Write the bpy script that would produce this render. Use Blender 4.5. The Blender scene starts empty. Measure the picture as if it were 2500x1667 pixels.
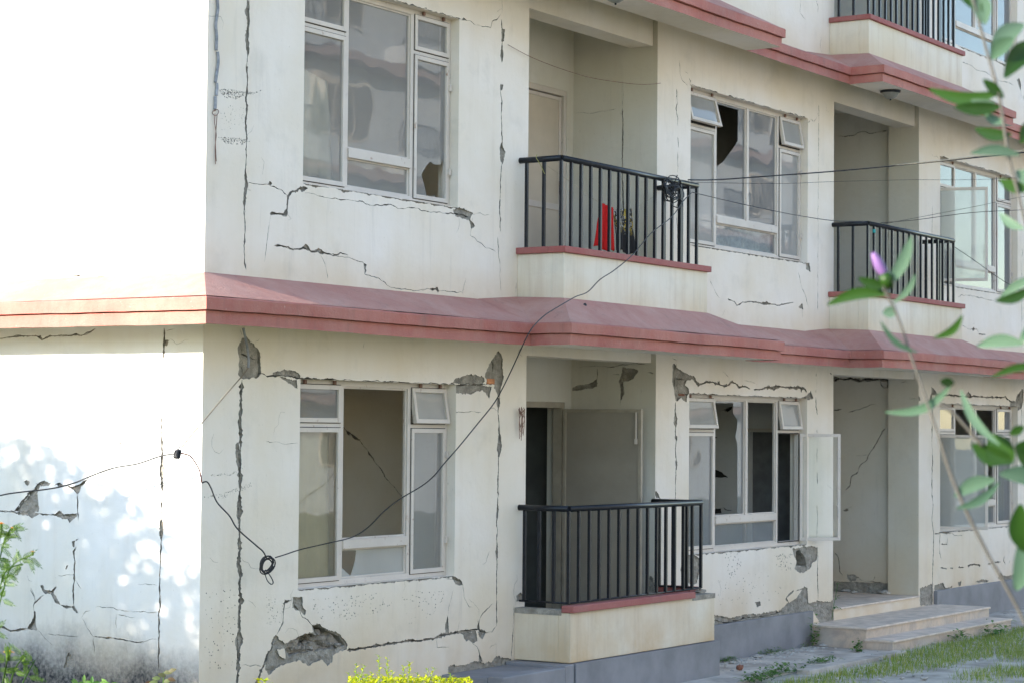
import bpy, bmesh, math, random
from mathutils import Vector, Matrix, noise
from mathutils.geometry import delaunay_2d_cdt
random.seed(7)
S = bpy.context.scene
R = math.radians
# ------------------------------------------------------------------ camera
CR = Vector((0.54261915, -0.83993778, 0.00830604))
CU = Vector((-0.03832874, -0.01488073, 0.99915438))
CF = Vector((0.83910391, 0.54247866, 0.04026832))
CC = Vector((-11.8571, -10.24893, 2.05))
FPX = 5394.77
cam = bpy.data.cameras.new('camera')
cam.sensor_width = 36; cam.lens = FPX / 2500 * 36; cam.clip_start = 0.1; cam.clip_end = 2000
cam.dof.use_dof = True; cam.dof.focus_distance = 15.5; cam.dof.aperture_fstop = 11
camo = bpy.data.objects.new('camera', cam); S.collection.objects.link(camo)
m = Matrix.Identity(4)
for i in range(3):
    m[i][0] = CR[i]; m[i][1] = CU[i]; m[i][2] = -CF[i]; m[i][3] = CC[i]
camo.matrix_world = m
S.camera = camo
# ------------------------------------------------------------------ light
SUN_EL, SUN_AZ = R(16.7), R(30)
sd = Vector((-math.cos(SUN_AZ) * math.cos(SUN_EL), math.sin(SUN_AZ) * math.cos(SUN_EL), math.sin(SUN_EL)))
w = bpy.data.worlds.new('World'); S.world = w; w.use_nodes = True
nt = w.node_tree; bg = nt.nodes['Background']
sky = nt.nodes.new('ShaderNodeTexSky'); sky.sky_type = 'NISHITA'; sky.sun_disc = False
sky.sun_elevation = SUN_EL; sky.sun_rotation = math.atan2(sd.x, sd.y)
sky.air_density = 1.0; sky.dust_density = 0.4; sky.ozone_density = 1.0
nt.links.new(sky.outputs[0], bg.inputs[0]); bg.inputs[1].default_value = 0.15
sl = bpy.data.lights.new('sun', 'SUN'); sl.energy = 3.6; sl.angle = R(0.5); sl.color = (1.0, 0.91, 0.78)
so = bpy.data.objects.new('sun', sl); S.collection.objects.link(so)
so.rotation_euler = sd.to_track_quat('Z', 'Y').to_euler()
S.view_settings.view_transform = 'Standard'; S.view_settings.look = 'None'
S.view_settings.exposure = 2.2; S.view_settings.gamma = 1
S.cycles.max_bounces = 8; S.cycles.diffuse_bounces = 5

# ------------------------------------------------------------------ pixel -> point on a real plane
def ray(px, py): return CR * ((px - 1250) / FPX) - CU * ((py - 833.5) / FPX) + CF
def at(px, py, y=0.0):
    d = ray(px, py); return CC + d * ((y - CC.y) / d.y)
def atx(px, py, X):
    d = ray(px, py); return CC + d * ((X - CC.x) / d.x)
def atz(px, py, Z):
    d = ray(px, py); return CC + d * ((Z - CC.z) / d.z)
ZT = {'1': (450, 0, 2.766), '2': (1250, 0, 2.766), '3': (1900, 0, 3.92), '4': (1250, 350, 2.766), 'A': (0, 550, 2.766), 'B': (0, 1100, 2.766),
      'C': (650, 780, 3.618), 'D': (650, 1200, 3.357), 'E': (1250, 820, 4.704), 'F': (1220, 1180, 3.219), 'G': (1600, 840, 3.92),
      'H': (1700, 1200, 2.94), 'I': (1950, 850, 4.273), 'J': (1950, 480, 4.273), 'N': (0, 0, 1), 'W': (0, 0, .9408)}
def zz(t, pts):
    ox, oy, s = ZT[t]; return [(ox + x / s, oy + y / s) for x, y in pts]

# ------------------------------------------------------------------ objects
def tag(o, label=None, cat=None, group=None, kind=None):
    if label: o['label'] = label
    if cat: o['category'] = cat
    if group: o['group'] = group
    if kind: o['kind'] = kind
    return o
def empty(name, loc=(0, 0, 0)):
    o = bpy.data.objects.new(name, None); S.collection.objects.link(o); o.location = loc; o.empty_display_size = .1
    return o
class MB:
    def __init__(s): s.v = []; s.f = []; s.mi = []; s.smooth = False
    def add(s, vs, fs, mi=0):
        b = len(s.v); s.v += [tuple(v) for v in vs]
        for f in fs: s.f.append([b + i for i in f]); s.mi.append(mi)
    def quad(s, a, b, c, d, mi=0): s.add([a, b, c, d], [(0, 1, 2, 3)], mi)
    def box(s, x0, x1, y0, y1, z0, z1, mi=0, M=None, bev=0):
        vs = [Vector((x, y, z)) for z in (z0, z1) for y in (y0, y1) for x in (x0, x1)]
        if M: vs = [M @ v for v in vs]
        s.add(vs, [(0, 2, 3, 1), (4, 5, 7, 6), (0, 1, 5, 4), (2, 6, 7, 3), (0, 4, 6, 2), (1, 3, 7, 5)], mi)
    def tube(s, pts, r, n=8, mi=0, cap=True):
        pts = [Vector(p) for p in pts]; rs = r if isinstance(r, (list, tuple)) else [r] * len(pts)
        b = len(s.v); prev = None
        for i, p in enumerate(pts):
            t = (pts[min(i + 1, len(pts) - 1)] - pts[max(i - 1, 0)])
            if t.length < 1e-9: t = Vector((0, 0, 1))
            t.normalize()
            if prev is None: a = t.orthogonal().normalized()
            else:
                a = prev - t * prev.dot(t)
                a = a.normalized() if a.length > 1e-6 else t.orthogonal().normalized()
            prev = a; c = t.cross(a)
            for k in range(n):
                g = 2 * math.pi * k / n
                s.v.append(tuple(p + (a * math.cos(g) + c * math.sin(g)) * rs[i]))
        for i in range(len(pts) - 1):
            for k in range(n):
                s.f.append([b + i * n + k, b + i * n + (k + 1) % n, b + (i + 1) * n + (k + 1) % n, b + (i + 1) * n + k]); s.mi.append(mi)
        if cap:
            s.f.append([b + k for k in range(n)][::-1]); s.mi.append(mi)
            s.f.append([b + (len(pts) - 1) * n + k for k in range(n)]); s.mi.append(mi)
    def build(s, name, mats, parent=None, smooth=False, bev=0):
        me = bpy.data.meshes.new(name); me.from_pydata(s.v, [], s.f)
        for mt in (mats if isinstance(mats, (list, tuple)) else [mats]): me.materials.append(mt)
        me.polygons.foreach_set('material_index', s.mi)
        if smooth: me.polygons.foreach_set('use_smooth', [True] * len(s.f))
        me.update()
        o = bpy.data.objects.new(name, me); S.collection.objects.link(o)
        if parent:
            o.parent = parent
            if parent.type == 'EMPTY': o.matrix_parent_inverse = Matrix.Translation(-parent.location)
        if bev:
            md = o.modifiers.new('bevel', 'BEVEL'); md.width = bev; md.segments = 2; md.limit_method = 'ANGLE'
        return o
def spline(pts, n=8):
    pts = [Vector(p) for p in pts]; out = []
    for i in range(len(pts) - 1):
        p0 = pts[max(i - 1, 0)]; p1 = pts[i]; p2 = pts[i + 1]; p3 = pts[min(i + 2, len(pts) - 1)]
        for k in range(n):
            t = k / n
            out.append(.5 * ((2 * p1) + (p2 - p0) * t + (2 * p0 - 5 * p1 + 4 * p2 - p3) * t * t + (3 * p1 - p0 - 3 * p2 + p3) * t ** 3))
    out.append(pts[-1]); return out

# ------------------------------------------------------------------ materials
def lin(r, g, b):
    f = lambda c: (c / 255 / 12.92 if c / 255 < .04045 else ((c / 255 + .055) / 1.055) ** 2.4)
    return (f(r), f(g), f(b), 1)
class NM:
    def __init__(s, name, rough=.8, spec=.3):
        s.m = bpy.data.materials.new(name); s.m.use_nodes = True; s.t = s.m.node_tree
        s.b = s.t.nodes['Principled BSDF']; s.b.inputs['Roughness'].default_value = rough
        s.b.inputs['Specular IOR Level'].default_value = spec
        g = s.t.nodes.new('ShaderNodeNewGeometry'); s.pos = g.outputs['Position']
    def n(s, k, **kw):
        x = s.t.nodes.new(k)
        for a, v in kw.items(): setattr(x, a, v)
        return x
    def L(s, a, b): s.t.links.new(a, b)
    def mapp(s, sc, src=None):
        mp = s.n('ShaderNodeMapping'); mp.inputs['Scale'].default_value = sc if isinstance(sc, tuple) else (sc,) * 3
        s.L(src or s.pos, mp.inputs[0]); return mp.outputs[0]
    def noise(s, sc, det=4, rough=.55, vec=None, dist=0):
        x = s.n('ShaderNodeTexNoise'); x.inputs['Scale'].default_value = 1; x.inputs['Detail'].default_value = det
        x.inputs['Roughness'].default_value = rough; x.inputs['Distortion'].default_value = dist
        s.L(s.mapp(sc, vec), x.inputs['Vector']); return x.outputs['Fac']
    def ramp(s, fac, a, b, ca=(0, 0, 0, 1), cb=(1, 1, 1, 1)):
        x = s.n('ShaderNodeValToRGB'); e = x.color_ramp.elements
        e[0].position = a; e[0].color = ca; e[1].position = b; e[1].color = cb
        s.L(fac, x.inputs[0]); return x.outputs[0]
    def mr(s, v, a, b, c=0., d=1.):
        x = s.n('ShaderNodeMapRange'); x.inputs[1].default_value = a; x.inputs[2].default_value = b
        x.inputs[3].default_value = c; x.inputs[4].default_value = d; s.L(v, x.inputs[0]); return x.outputs[0]
    def math(s, op, a, b=0.):
        x = s.n('ShaderNodeMath', operation=op)
        for i, q in ((0, a), (1, b)):
            if isinstance(q, (int, float)): x.inputs[i].default_value = q
            else: s.L(q, x.inputs[i])
        return x.outputs[0]
    def mix(s, f, a, b, mode='MIX'):
        x = s.n('ShaderNodeMixRGB', blend_type=mode)
        for i, q in ((0, f), (1, a), (2, b)):
            if isinstance(q, (int, float)): x.inputs[i].default_value = q
            elif isinstance(q, tuple): x.inputs[i].default_value = q
            else: s.L(q, x.inputs[i])
        return x.outputs[0]
    def z(s):
        x = s.n('ShaderNodeSeparateXYZ'); s.L(s.pos, x.inputs[0]); return x.outputs
    def bump(s, h, st=.3, d=.01):
        x = s.n('ShaderNodeBump'); x.inputs['Strength'].default_value = st; x.inputs['Distance'].default_value = d
        s.L(h, x.inputs['Height']); s.L(x.outputs[0], s.b.inputs['Normal'])
    def col(s, c):
        if isinstance(c, tuple): s.b.inputs['Base Color'].default_value = c
        else: s.L(c, s.b.inputs['Base Color'])

def wall_mat(name, base, streak=0., mould=False, dark=1., ochre=1.):
    M = NM(name, .88, .2)
    c = tuple(base[i] * dark for i in range(3)) + (1,)
    c2 = (c[0] * .9, c[1] * .86, c[2] * .76, 1)
    col = M.mix(M.ramp(M.noise(.9, 5), .35, .7), c, c2)
    # rubbed grey smudges and fine specks
    col = M.mix(M.math('MULTIPLY', M.ramp(M.noise(2.7, 6, .65), .55, .75), .22), col, (.36, .34, .31, 1))
    sp = M.ramp(M.noise((55, 55, 30), 3, .5), .70, .76)
    col = M.mix(M.math('MULTIPLY', sp, .35), col, (.25, .22, .18, 1))
    z = M.z()[2]
    # brown splash band above ground and above each ledge
    def band(z0, z1, amt, colr):
        f = M.math('MULTIPLY', M.mr(z, z0, z1, 1., 0.), M.mr(M.noise((1.6, 1.6, 1.6), 5, .6), .3, .62, .25, 1.))
        g = M.math('MULTIPLY', f, M.mr(z, z0 - .06, z0, 0., 1.))
        return M.math('MINIMUM', M.math('MULTIPLY', g, amt * ochre), .9), colr
    for args in ((-.1, .80, .75, (.54, .38, .21, 1)), (3.08, 3.42, .6, (.60, .46, .29, 1)), (6.12, 6.5, .6, (.60, .46, .29, 1))):
        f, cc = band(*args); col = M.mix(f, col, cc)
    # faint vertical water runs
    s1 = M.ramp(M.noise((7, 7, .35), 4, .6), .52, .72)
    col = M.mix(M.math('MULTIPLY', s1, .07 + streak), col, (.42, .28, .17, 1))
    if streak:
        s2 = M.ramp(M.noise((11, 11, .9), 6, .75, dist=.4), .50, .72)
        col = M.mix(M.math('MULTIPLY', s2, streak), col, (.40, .30, .2, 1))
    if mould:
        yn = M.z()[1]
        n1 = M.noise((3, 3, 2.2), 8, .7)
        top = M.math('ADD', M.math('MULTIPLY', n1, .5), M.math('MULTIPLY', M.mr(yn, 0, 2.2, 0, 1), .12))
        f = M.mr(M.math('SUBTRACT', z, M.math('ADD', top, .13)), -.2, .16, 1., 0.)
        f = M.math('MULTIPLY', f, M.mr(M.noise(30, 5, .7), .35, .6, .7, 1.))
        col = M.mix(f, col, (.022, .025, .03, 1))
    M.col(col)
    s3 = M.math('MULTIPLY', M.ramp(M.noise((14, 14, 1.2), 5, .7, dist=.6), .56, .75), M.ramp(M.noise(.7, 3), .45, .6))
    h = M.math('ADD', M.math('MULTIPLY', M.noise(3.2, 6, .55), 1.6), M.math('ADD', M.math('MULTIPLY', M.noise(14, 5, .6), .45), M.math('MULTIPLY', M.noise(110, 3, .6), .12)))
    M.bump(h, .42, .014)
    col = M.mix(M.math('MULTIPLY', s3, .22), col, (.33, .30, .27, 1)); M.col(col)
    return M.m
CREAM = (.795, .73, .66)
m_wall = wall_mat('cream_wall_paint', CREAM)
m_side = wall_mat('side_wall_paint', (.73, .735, .735), mould=True)
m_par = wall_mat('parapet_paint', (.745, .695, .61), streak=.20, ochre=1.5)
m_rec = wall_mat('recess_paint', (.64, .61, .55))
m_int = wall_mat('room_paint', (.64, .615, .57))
def simple(name, c, rough=.7, spec=.3, var=.15, sc=8, bump=.2, metal=0, bd=.005):
    M = NM(name, rough, spec); a = c + (1,); b = tuple(x * (1 - var) for x in c) + (1,)
    d = tuple(min(1, x * (1 + var)) for x in c) + (1,)
    col = M.mix(M.ramp(M.noise(sc, 6, .6), .35, .65), b, d)
    M.col(col); M.b.inputs['Metallic'].default_value = metal
    if bump: M.bump(M.noise(sc * 4, 5, .6), bump, bd)
    return M.m
def mortar_mat(name, c, sc=40, bd=.012):
    M = NM(name, .95, .1)
    a = M.mix(M.ramp(M.noise(sc / 4, 6, .65), .35, .7), tuple(x * .5 for x in c) + (1,), tuple(x * 1.1 for x in c) + (1,))
    a = M.mix(M.ramp(M.noise(sc * 3, 4, .6), .45, .7), a, tuple(x * .6 for x in c) + (1,))
    M.col(a); M.bump(M.math('ADD', M.noise(sc, 8, .75), M.math('MULTIPLY', M.noise(sc / 5, 4), 1.5)), .9, bd); return M.m
m_mort = mortar_mat('exposed_mortar', (.43, .395, .34))
m_gap = simple('crack_interior', (.06, .057, .052), .95, .1)
m_rub = mortar_mat('broken_masonry', (.46, .41, .35), 30, .02)
def red_mat(name, a, b, worn, lo=.45):
    M = NM(name, .75, .3)
    col = M.mix(M.ramp(M.noise(1.2, 6, .6), .35, .7), a, b)
    col = M.mix(M.math('MULTIPLY', M.ramp(M.noise((2.2, 2.2, 1.5), 9, .72), .40, .80), worn), col, (.55, .42, .35, 1))
    col = M.mix(M.math('MULTIPLY', M.ramp(M.noise((9, 9, 5), 6, .7), .62, .75), .45), col, (.10, .09, .085, 1))
    col = M.mix(M.math('MULTIPLY', M.ramp(M.noise((60, 60, 40), 3), .70, .74), .5), col, (.6, .55, .5, 1))
    col = M.mix(M.math('MULTIPLY', M.ramp(M.noise((7, 7, .9), 6, .75, dist=.5), .56, .78), .5), col, (.16, .11, .09, 1))
    M.col(col); M.bump(M.math('ADD', M.noise(60, 6, .65), M.math('MULTIPLY', M.noise(9, 6, .7), 2.)), .5, .008); return M.m
m_red = red_mat('red_fascia_paint', (.42, .145, .112, 1), (.32, .105, .085, 1), .3)
m_redtop = red_mat('red_ledge_roof', (.43, .205, .165, 1), (.37, .175, .145, 1), .5)
m_cop = red_mat('red_coping', (.33, .10, .09, 1), (.28, .085, .08, 1), .2)
m_frame = simple('beige_frame_paint', (.60, .53, .46), .55, .4, .12, 6, .15)
def _frame2():
    M = NM('frame_paint', .55, .4)
    col = M.mix(M.ramp(M.noise(3, 5), .35, .7), (.62, .555, .49, 1), (.54, .48, .425, 1))
    col = M.mix(M.math('MULTIPLY', M.ramp(M.noise((18, 18, 14), 6, .7), .62, .70), .7), col, (.25, .12, .06, 1))
    M.col(col); M.bump(M.noise(50, 4), .2, .003); return M.m
m_frame = _frame2()
m_rail = simple('black_rail_paint', (.008, .010, .015), .38, .35, .4, 30, .15)
m_door = simple('door_sheet', (.52, .45, .36), .6, .35, .07, 2.5, .1)
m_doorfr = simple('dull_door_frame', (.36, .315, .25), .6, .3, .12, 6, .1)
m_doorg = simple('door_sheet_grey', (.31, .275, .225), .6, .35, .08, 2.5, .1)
m_plinth = simple('grey_plinth_paint', (.215, .212, .225), .7, .3, .16, 2.5, .4)
m_conc = simple('path_concrete', (.42, .375, .33), .9, .2, .28, 3, .5, bd=.01)
m_dark = simple('unlit_room_paint', (.14, .135, .13), .9)  # darkness of unlit space behind openings, put into a flat colour
m_hall = simple('hall_shade_paint', (.15, .15, .14), .9, .1, .15, 3)  # the hall's lack of light is put into its wall colour
m_cable = simple('black_cable', (.02, .02, .024), .5, .4, .2, 30, 0)
m_beige = simple('beige_cord', (.45, .38, .28), .7, .3, .2, 30, 0)
m_redc = simple('red_wire', (.14, .02, .015), .6, .3, .1, 30, 0)
m_galv = simple('galvanised_conduit', (.26, .27, .30), .6, .3, .35, 14, .2)
m_rust = simple('rusty_wire', (.22, .13, .10), .8, .2, .3, 30, 0)
m_brick = simple('brick', (.24, .11, .075), .9, .1, .25, 30, .6)
def glass_mat(name, dust, dcol, tint=(.86, .9, .88, 1), refl=1.0):
    M = NM(name); t = M.t; t.nodes.remove(M.b)
    out = t.nodes['Material Output']
    tr = M.n('ShaderNodeBsdfTransparent'); tr.inputs[0].default_value = tint
    gl = M.n('ShaderNodeBsdfGlossy'); gl.inputs['Roughness'].default_value = .015
    bp = M.n('ShaderNodeBump'); bp.inputs['Strength'].default_value = .12; bp.inputs['Distance'].default_value = .02
    M.L(M.noise(1.3, 2), bp.inputs['Height']); M.L(bp.outputs[0], gl.inputs['Normal'])
    fr = M.n('ShaderNodeFresnel'); fr.inputs[0].default_value = 1.52
    f2 = M.mr(fr.outputs[0], 0, 1, .03 * refl, min(1, 1.9 * refl))
    mx = M.n('ShaderNodeMixShader'); M.L(f2, mx.inputs[0]); M.L(tr.outputs[0], mx.inputs[1]); M.L(gl.outputs[0], mx.inputs[2])
    df = M.n('ShaderNodeBsdfDiffuse'); df.inputs[0].default_value = dcol
    d = M.math('MULTIPLY', M.mr(M.noise((1.3, 1.3, .7), 4, .5), .3, .75, .65, 1.), dust)
    d = M.math('ADD', d, M.math('MULTIPLY', M.ramp(M.noise(90, 3), .68, .74), .12))
    m2 = M.n('ShaderNodeMixShader'); M.L(d, m2.inputs[0]); M.L(mx.outputs[0], m2.inputs[1]); M.L(df.outputs[0], m2.inputs[2])
    M.L(m2.outputs[0], out.inputs[0]); return M.m
m_glass = glass_mat('dusty_glass', .30, (.56, .58, .60, 1))
m_glassd = glass_mat('grimy_glass', .62, (.58, .57, .54, 1))
m_glassc = glass_mat('clear_glass', .06, (.5, .5, .48, 1))
def tile_mat():
    M = NM('stone_step_tiles', .55, .4)
    br = M.n('ShaderNodeTexBrick'); br.offset = 0; br.inputs['Scale'].default_value = 1
    br.inputs['Mortar Size'].default_value = .003; br.inputs['Brick Width'].default_value = .62; br.inputs['Row Height'].default_value = 5
    br.inputs['Color1'].default_value = (.60, .46, .34, 1); br.inputs['Color2'].default_value = (.52, .40, .31, 1); br.inputs['Mortar'].default_value = (.22, .18, .15, 1)
    x = M.n('ShaderNodeSeparateXYZ'); M.L(M.pos, x.inputs[0]); c = M.n('ShaderNodeCombineXYZ')
    M.L(x.outputs[0], c.inputs[0]); c.inputs[1].default_value = 1.3; M.L(c.outputs[0], br.inputs['Vector'])
    col = M.mix(M.ramp(M.noise(4, 8, .7, dist=1.2), .4, .65), br.outputs[0], (.36, .29, .25, 1))
    col = M.mix(M.math('MULTIPLY', M.ramp(M.noise(2, 6), .45, .7), .5), col, (.45, .43, .40, 1))
    M.col(col); M.bump(M.noise(40, 4), .15, .004); return M.m
m_tile = tile_mat()
def leaf_mat(name, a, b, trans=.35, rough=.5):
    M = NM(name, rough, .3)
    oi = M.n('ShaderNodeNewGeometry')
    col = M.mix(M.ramp(oi.outputs['Random Per Island'], 0, 1), a, b)
    M.col(col)
    tl = M.n('ShaderNodeBsdfTranslucent'); M.L(col, tl.inputs[0])
    mx = M.n('ShaderNodeMixShader'); mx.inputs[0].default_value = trans
    out = M.t.nodes['Material Output']; M.L(M.b.outputs[0], mx.inputs[1]); M.L(tl.outputs[0], mx.inputs[2]); M.L(mx.outputs[0], out.inputs[0])
    return M.m
def glo(name, c): return simple(name, c, .6, .3, .1, 20, 0)

# ------------------------------------------------------------------ cracked panel
def nonzero(poly, x, y):
    wn = 0; n = len(poly)
    for i in range(n):
        x0, y0 = poly[i]; x1, y1 = poly[(i + 1) % n]
        if y0 <= y:
            if y1 > y and (x1 - x0) * (y - y0) - (x - x0) * (y1 - y0) > 0: wn += 1
        elif y1 <= y and (x1 - x0) * (y - y0) - (x - x0) * (y1 - y0) < 0: wn -= 1
    return wn != 0
def jag(poly, amp=.008, step=.011):
    out = []; n = len(poly)
    for i in range(n):
        a = Vector(poly[i]); b = Vector(poly[(i + 1) % n]); d = b - a; L = d.length
        if L < 1e-6: continue
        k = max(1, int(L / step)); nn = Vector((-d.y, d.x)) / L
        for j in range(k):
            p = a + d * (j / k)
            o = noise.noise(Vector((p.x * 22, p.y * 22, 3.3))) * 1.3 + noise.noise(Vector((p.x * 70, p.y * 70, 1.3))) * .8 + random.uniform(-.4, .4)
            out.append(tuple(p + nn * o * amp * (1 if j else .5)))
    return out
def crack(pts, w, pinch=.25, step=.013, wob=.006):
    """pts in metres; returns jagged strip polygons"""
    P = [Vector(p) for p in pts]; q = []
    for i in range(len(P) - 1):
        d = P[i + 1] - P[i]; k = max(1, int(d.length / step))
        for j in range(k): q.append(P[i] + d * (j / k))
    q.append(P[-1])
    if len(q) < 3: q = [P[0], (P[0] + P[-1]) / 2, P[-1]]
    sgn = random.random() * 50; Lf = []; Rt = []
    for i, p in enumerate(q):
        d = q[min(i + 1, len(q) - 1)] - q[max(i - 1, 0)]
        d = d.normalized() if d.length > 1e-9 else Vector((0, 1)); nn = Vector((-d.y, d.x))
        e = min(1, i / 2.5, (len(q) - 1 - i) / 2.5)
        v = noise.noise(Vector((i * .17, sgn, 0))) ; v2 = random.uniform(-1, 1)
        ww = w * 1.3 * e * max(pinch * .6, .66 + 1.2 * v + .35 * v2)
        off = wob * (noise.noise(Vector((i * .22, sgn + 9, 0))) * 2.0 + random.uniform(-.25, .25))
        c = p + nn * off
        Lf.append(tuple(c + nn * (ww * random.uniform(.3, .7) + .0004))); Rt.append(tuple(c - nn * (ww * random.uniform(.3, .7) + .0004)))
    return Lf + Rt[::-1]
class Panel:
    def __init__(s, place, tom):
        s.place = place; s.tom = tom; s.reg = []   # (level, poly)
        s.holes = []
    def conv(s, t, pts): return [s.tom(px, py) for px, py in zz(t, pts)]
    def patch(s, t, pts, lv=1, amp=.008): s.reg.append((lv, jag(s.conv(t, pts), amp)))
    def crk(s, t, pts, w, lv=2, pinch=.25): s.reg.append((lv, crack(s.conv(t, pts), w / 1000, pinch)))
    def stip(s, t, pts, n, r_):
        P_ = s.conv(t, pts); xs = [p[0] for p in P_]; ys = [p[1] for p in P_]; k = 0; g = 0
        while k < n and g < n * 20:
            g += 1; x = random.uniform(min(xs), max(xs)); y = random.uniform(min(ys), max(ys))
            if not nonzero(P_, x, y): continue
            q = r_ * random.uniform(.4, 1.5); a0 = random.uniform(0, 6)
            s.reg.append((1, [(x + q * math.cos(a0 + i * 1.25) * random.uniform(.6, 1.6), y + q * math.sin(a0 + i * 1.25) * random.uniform(.5, 1.1)) for i in range(5)])); k += 1
    def both(s, t, pts, w, g=.4):
        s.crk(t, pts, w, 1, .5); s.crk(t, pts, w * g, 2, .15)
    def build(s, name, outer, holes, mats, parent, depths=(0, .014, .05, .13), hole_depth=0, floor=None):
        regs = s.reg
        vs = []; es = []
        def loop(p):
            b = len(vs); vs.extend(Vector(q) for q in p)
            for i in range(len(p)): es.append((b + i, b + (i + 1) % len(p)))
        loop(outer)
        for h, _ in holes: loop(h)
        for lv, p in regs: loop(p)
        for lv, p in regs:
            if lv not in (1, 3): continue
            A = abs(sum(p[i][0] * p[(i + 1) % len(p)][1] - p[(i + 1) % len(p)][0] * p[i][1] for i in range(len(p)))) / 2
            if A < .0012: continue
            xs = [q[0] for q in p]; ys = [q[1] for q in p]; stp = .011 if A < .06 else .015
            x = min(xs)
            while x < max(xs):
                y = min(ys)
                while y < max(ys):
                    q = (x + random.uniform(-.4, .4) * stp, y + random.uniform(-.4, .4) * stp)
                    if nonzero(p, *q): vs.append(Vector(q))
                    y += stp
                x += stp
        ov, oe, of, *_r = delaunay_2d_cdt(vs, es, [], 0, 1e-5, False)
        bb = []
        for lv, p in regs:
            xs = [q[0] for q in p]; ys = [q[1] for q in p]; bb.append((min(xs), max(xs), min(ys), max(ys), lv, p))
        cls = []
        for f in of:
            x = sum(ov[i][0] for i in f) / len(f); y = sum(ov[i][1] for i in f) / len(f)
            if not nonzero(outer, x, y): cls.append(-1); continue
            c = 0
            for h, hd in holes:
                if nonzero(h, x, y): c = -1; break
            if c == 0:
                for x0, x1, y0, y1, lv, p in bb:
                    if x0 <= x <= x1 and y0 <= y <= y1 and (lv > c) and nonzero(p, x, y): c = lv
                    if lv == 9 and x0 <= x <= x1 and y0 <= y <= y1 and nonzero(p, x, y): c = 0; break
            cls.append(c)
        mb = MB(); idx = {}
        def V(i, lv):
            k = (i, lv)
            if k not in idx:
                dd = depths[lv]
                if lv in (1, 3):
                    q = Vector((ov[i][0], ov[i][1], 0)); am = .009 if lv == 1 else .045
                    dd += am * (noise.noise(q * 26) * 1.1 + noise.noise(q * 75) * .6 + random.uniform(-.18, .18))
                    dd = max(.003, dd)
                idx[k] = len(mb.v); mb.v.append(tuple(s.place(ov[i][0], ov[i][1], dd)))
            return idx[k]
        em = {}
        MI = {0: 0, 1: 1, 2: 2, 3: 1}
        for f, c in zip(of, cls):
            n = len(f)
            for i in range(n): em.setdefault(frozenset((f[i], f[(i + 1) % n])), []).append(c)
            if c < 0: continue
            mb.f.append([V(i, c) for i in f]); mb.mi.append(MI[c])
        for e, cc in em.items():
            if len(cc) == 2 and cc[0] != cc[1] and min(cc) >= 0:
                a, b = tuple(e); l0, l1 = min(cc), max(cc)
                mb.f.append([V(a, l0), V(b, l0), V(b, l1), V(a, l1)]); mb.mi.append(1)
        for h, hd in holes:
            if hd:
                for i in range(len(h)):
                    a = h[i]; b = h[(i + 1) % len(h)]
                    mb.quad(s.place(a[0], a[1], 0), s.place(b[0], b[1], 0), s.place(b[0], b[1], hd), s.place(a[0], a[1], hd), 0)
        return mb.build(name, mats, parent)
WM = [m_wall, m_mort, m_gap]

# ================================================================== BUILDING
bld = empty('apartment_building')
tag(bld, 'earthquake-cracked cream apartment building with red concrete ledges', 'building')
XE = 24.0; ZB = -.35; ZTOP = 9.5
fr = Panel(lambda u, v, d: Vector((u, d, v)), lambda px, py: (at(px, py).x, at(px, py).z))
# --- ground floor
c1 = [(1635, 1040), (1628, 1130), (1625, 1240), (1620, 1330), (1628, 1400), (1622, 1560)]
fr.both('A', c1, 32, .35)
fr.both('B', [(1622, 0), (1624, 100), (1620, 230), (1618, 330), (1622, 440), (1615, 540), (1620, 620), (1612, 760), (1625, 830), (1618, 930), (1628, 1010), (1612, 1100), (1618, 1200), (1612, 1290), (1615, 1400), (1600, 1568), (1598, 1700)], 32, .35)
fr.patch('B', [(1590, 0), (1610, 0), (1618, 60), (1616, 150), (1600, 90)])
fr.patch('B', [(1602, 340), (1616, 330), (1622, 440), (1610, 510), (1600, 420)])
fr.patch('B', [(1600, 620), (1620, 600), (1618, 650), (1606, 650)])
fr.patch('B', [(1598, 770), (1615, 690), (1632, 820), (1612, 830)])
fr.patch('B', [(1610, 1020), (1625, 960), (1650, 1010), (1636, 1032)])
fr.patch('B', [(1585, 1290), (1612, 1200), (1645, 1270), (1622, 1330), (1618, 1440), (1595, 1480), (1600, 1380)])
fr.patch('A', [(1590, 1480), (1610, 1466), (1626, 1568), (1592, 1568)])
fr.patch('A', [(1635, 760), (1660, 745), (1700, 790), (1750, 850), (1755, 900), (1757, 1000), (1740, 1025), (1640, 1035), (1610, 1010), (1615, 900), (1605, 840), (1618, 795)])
fr.crk('A', [(1632, 790), (1640, 870), (1700, 890), (1745, 910)], 9)
fr.crk('A', [(1752, 850), (1752, 920), (1758, 1000), (1735, 1030)], 14)
fr.crk('A', [(1640, 905), (1640, 960), (1650, 1000)], 7)
fr.crk('A', [(1755, 995), (1800, 1012), (1880, 1012), (2005, 1025), (2030, 1030)], 11)
fr.patch('A', [(1840, 1000), (1860, 985), (1920, 970), (1990, 980), (2028, 1010), (2028, 1030), (1940, 1020), (1850, 1010)])
fr.patch('A', [(1885, 1018), (1960, 1040), (2003, 1040), (2010, 1105), (1960, 1070)])
fr.crk('A', [(1655, 690), (1645, 740)], 3); fr.crk('A', [(1620, 700), (1632, 745)], 3); fr.crk('A', [(1755, 765), (1720, 790)], 3)
fr.patch('C', [(1640, 565), (1660, 525), (1780, 485), (1840, 480), (1880, 500), (1900, 490), (1925, 510), (1930, 545), (1890, 575), (1750, 570)])
fr.patch('C', [(1605, 580), (1650, 572), (1750, 572), (1890, 570), (1940, 580), (1990, 590), (1975, 660), (1970, 690), (1935, 640), (1900, 620), (1800, 655), (1700, 648), (1675, 640), (1640, 640)])
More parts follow.
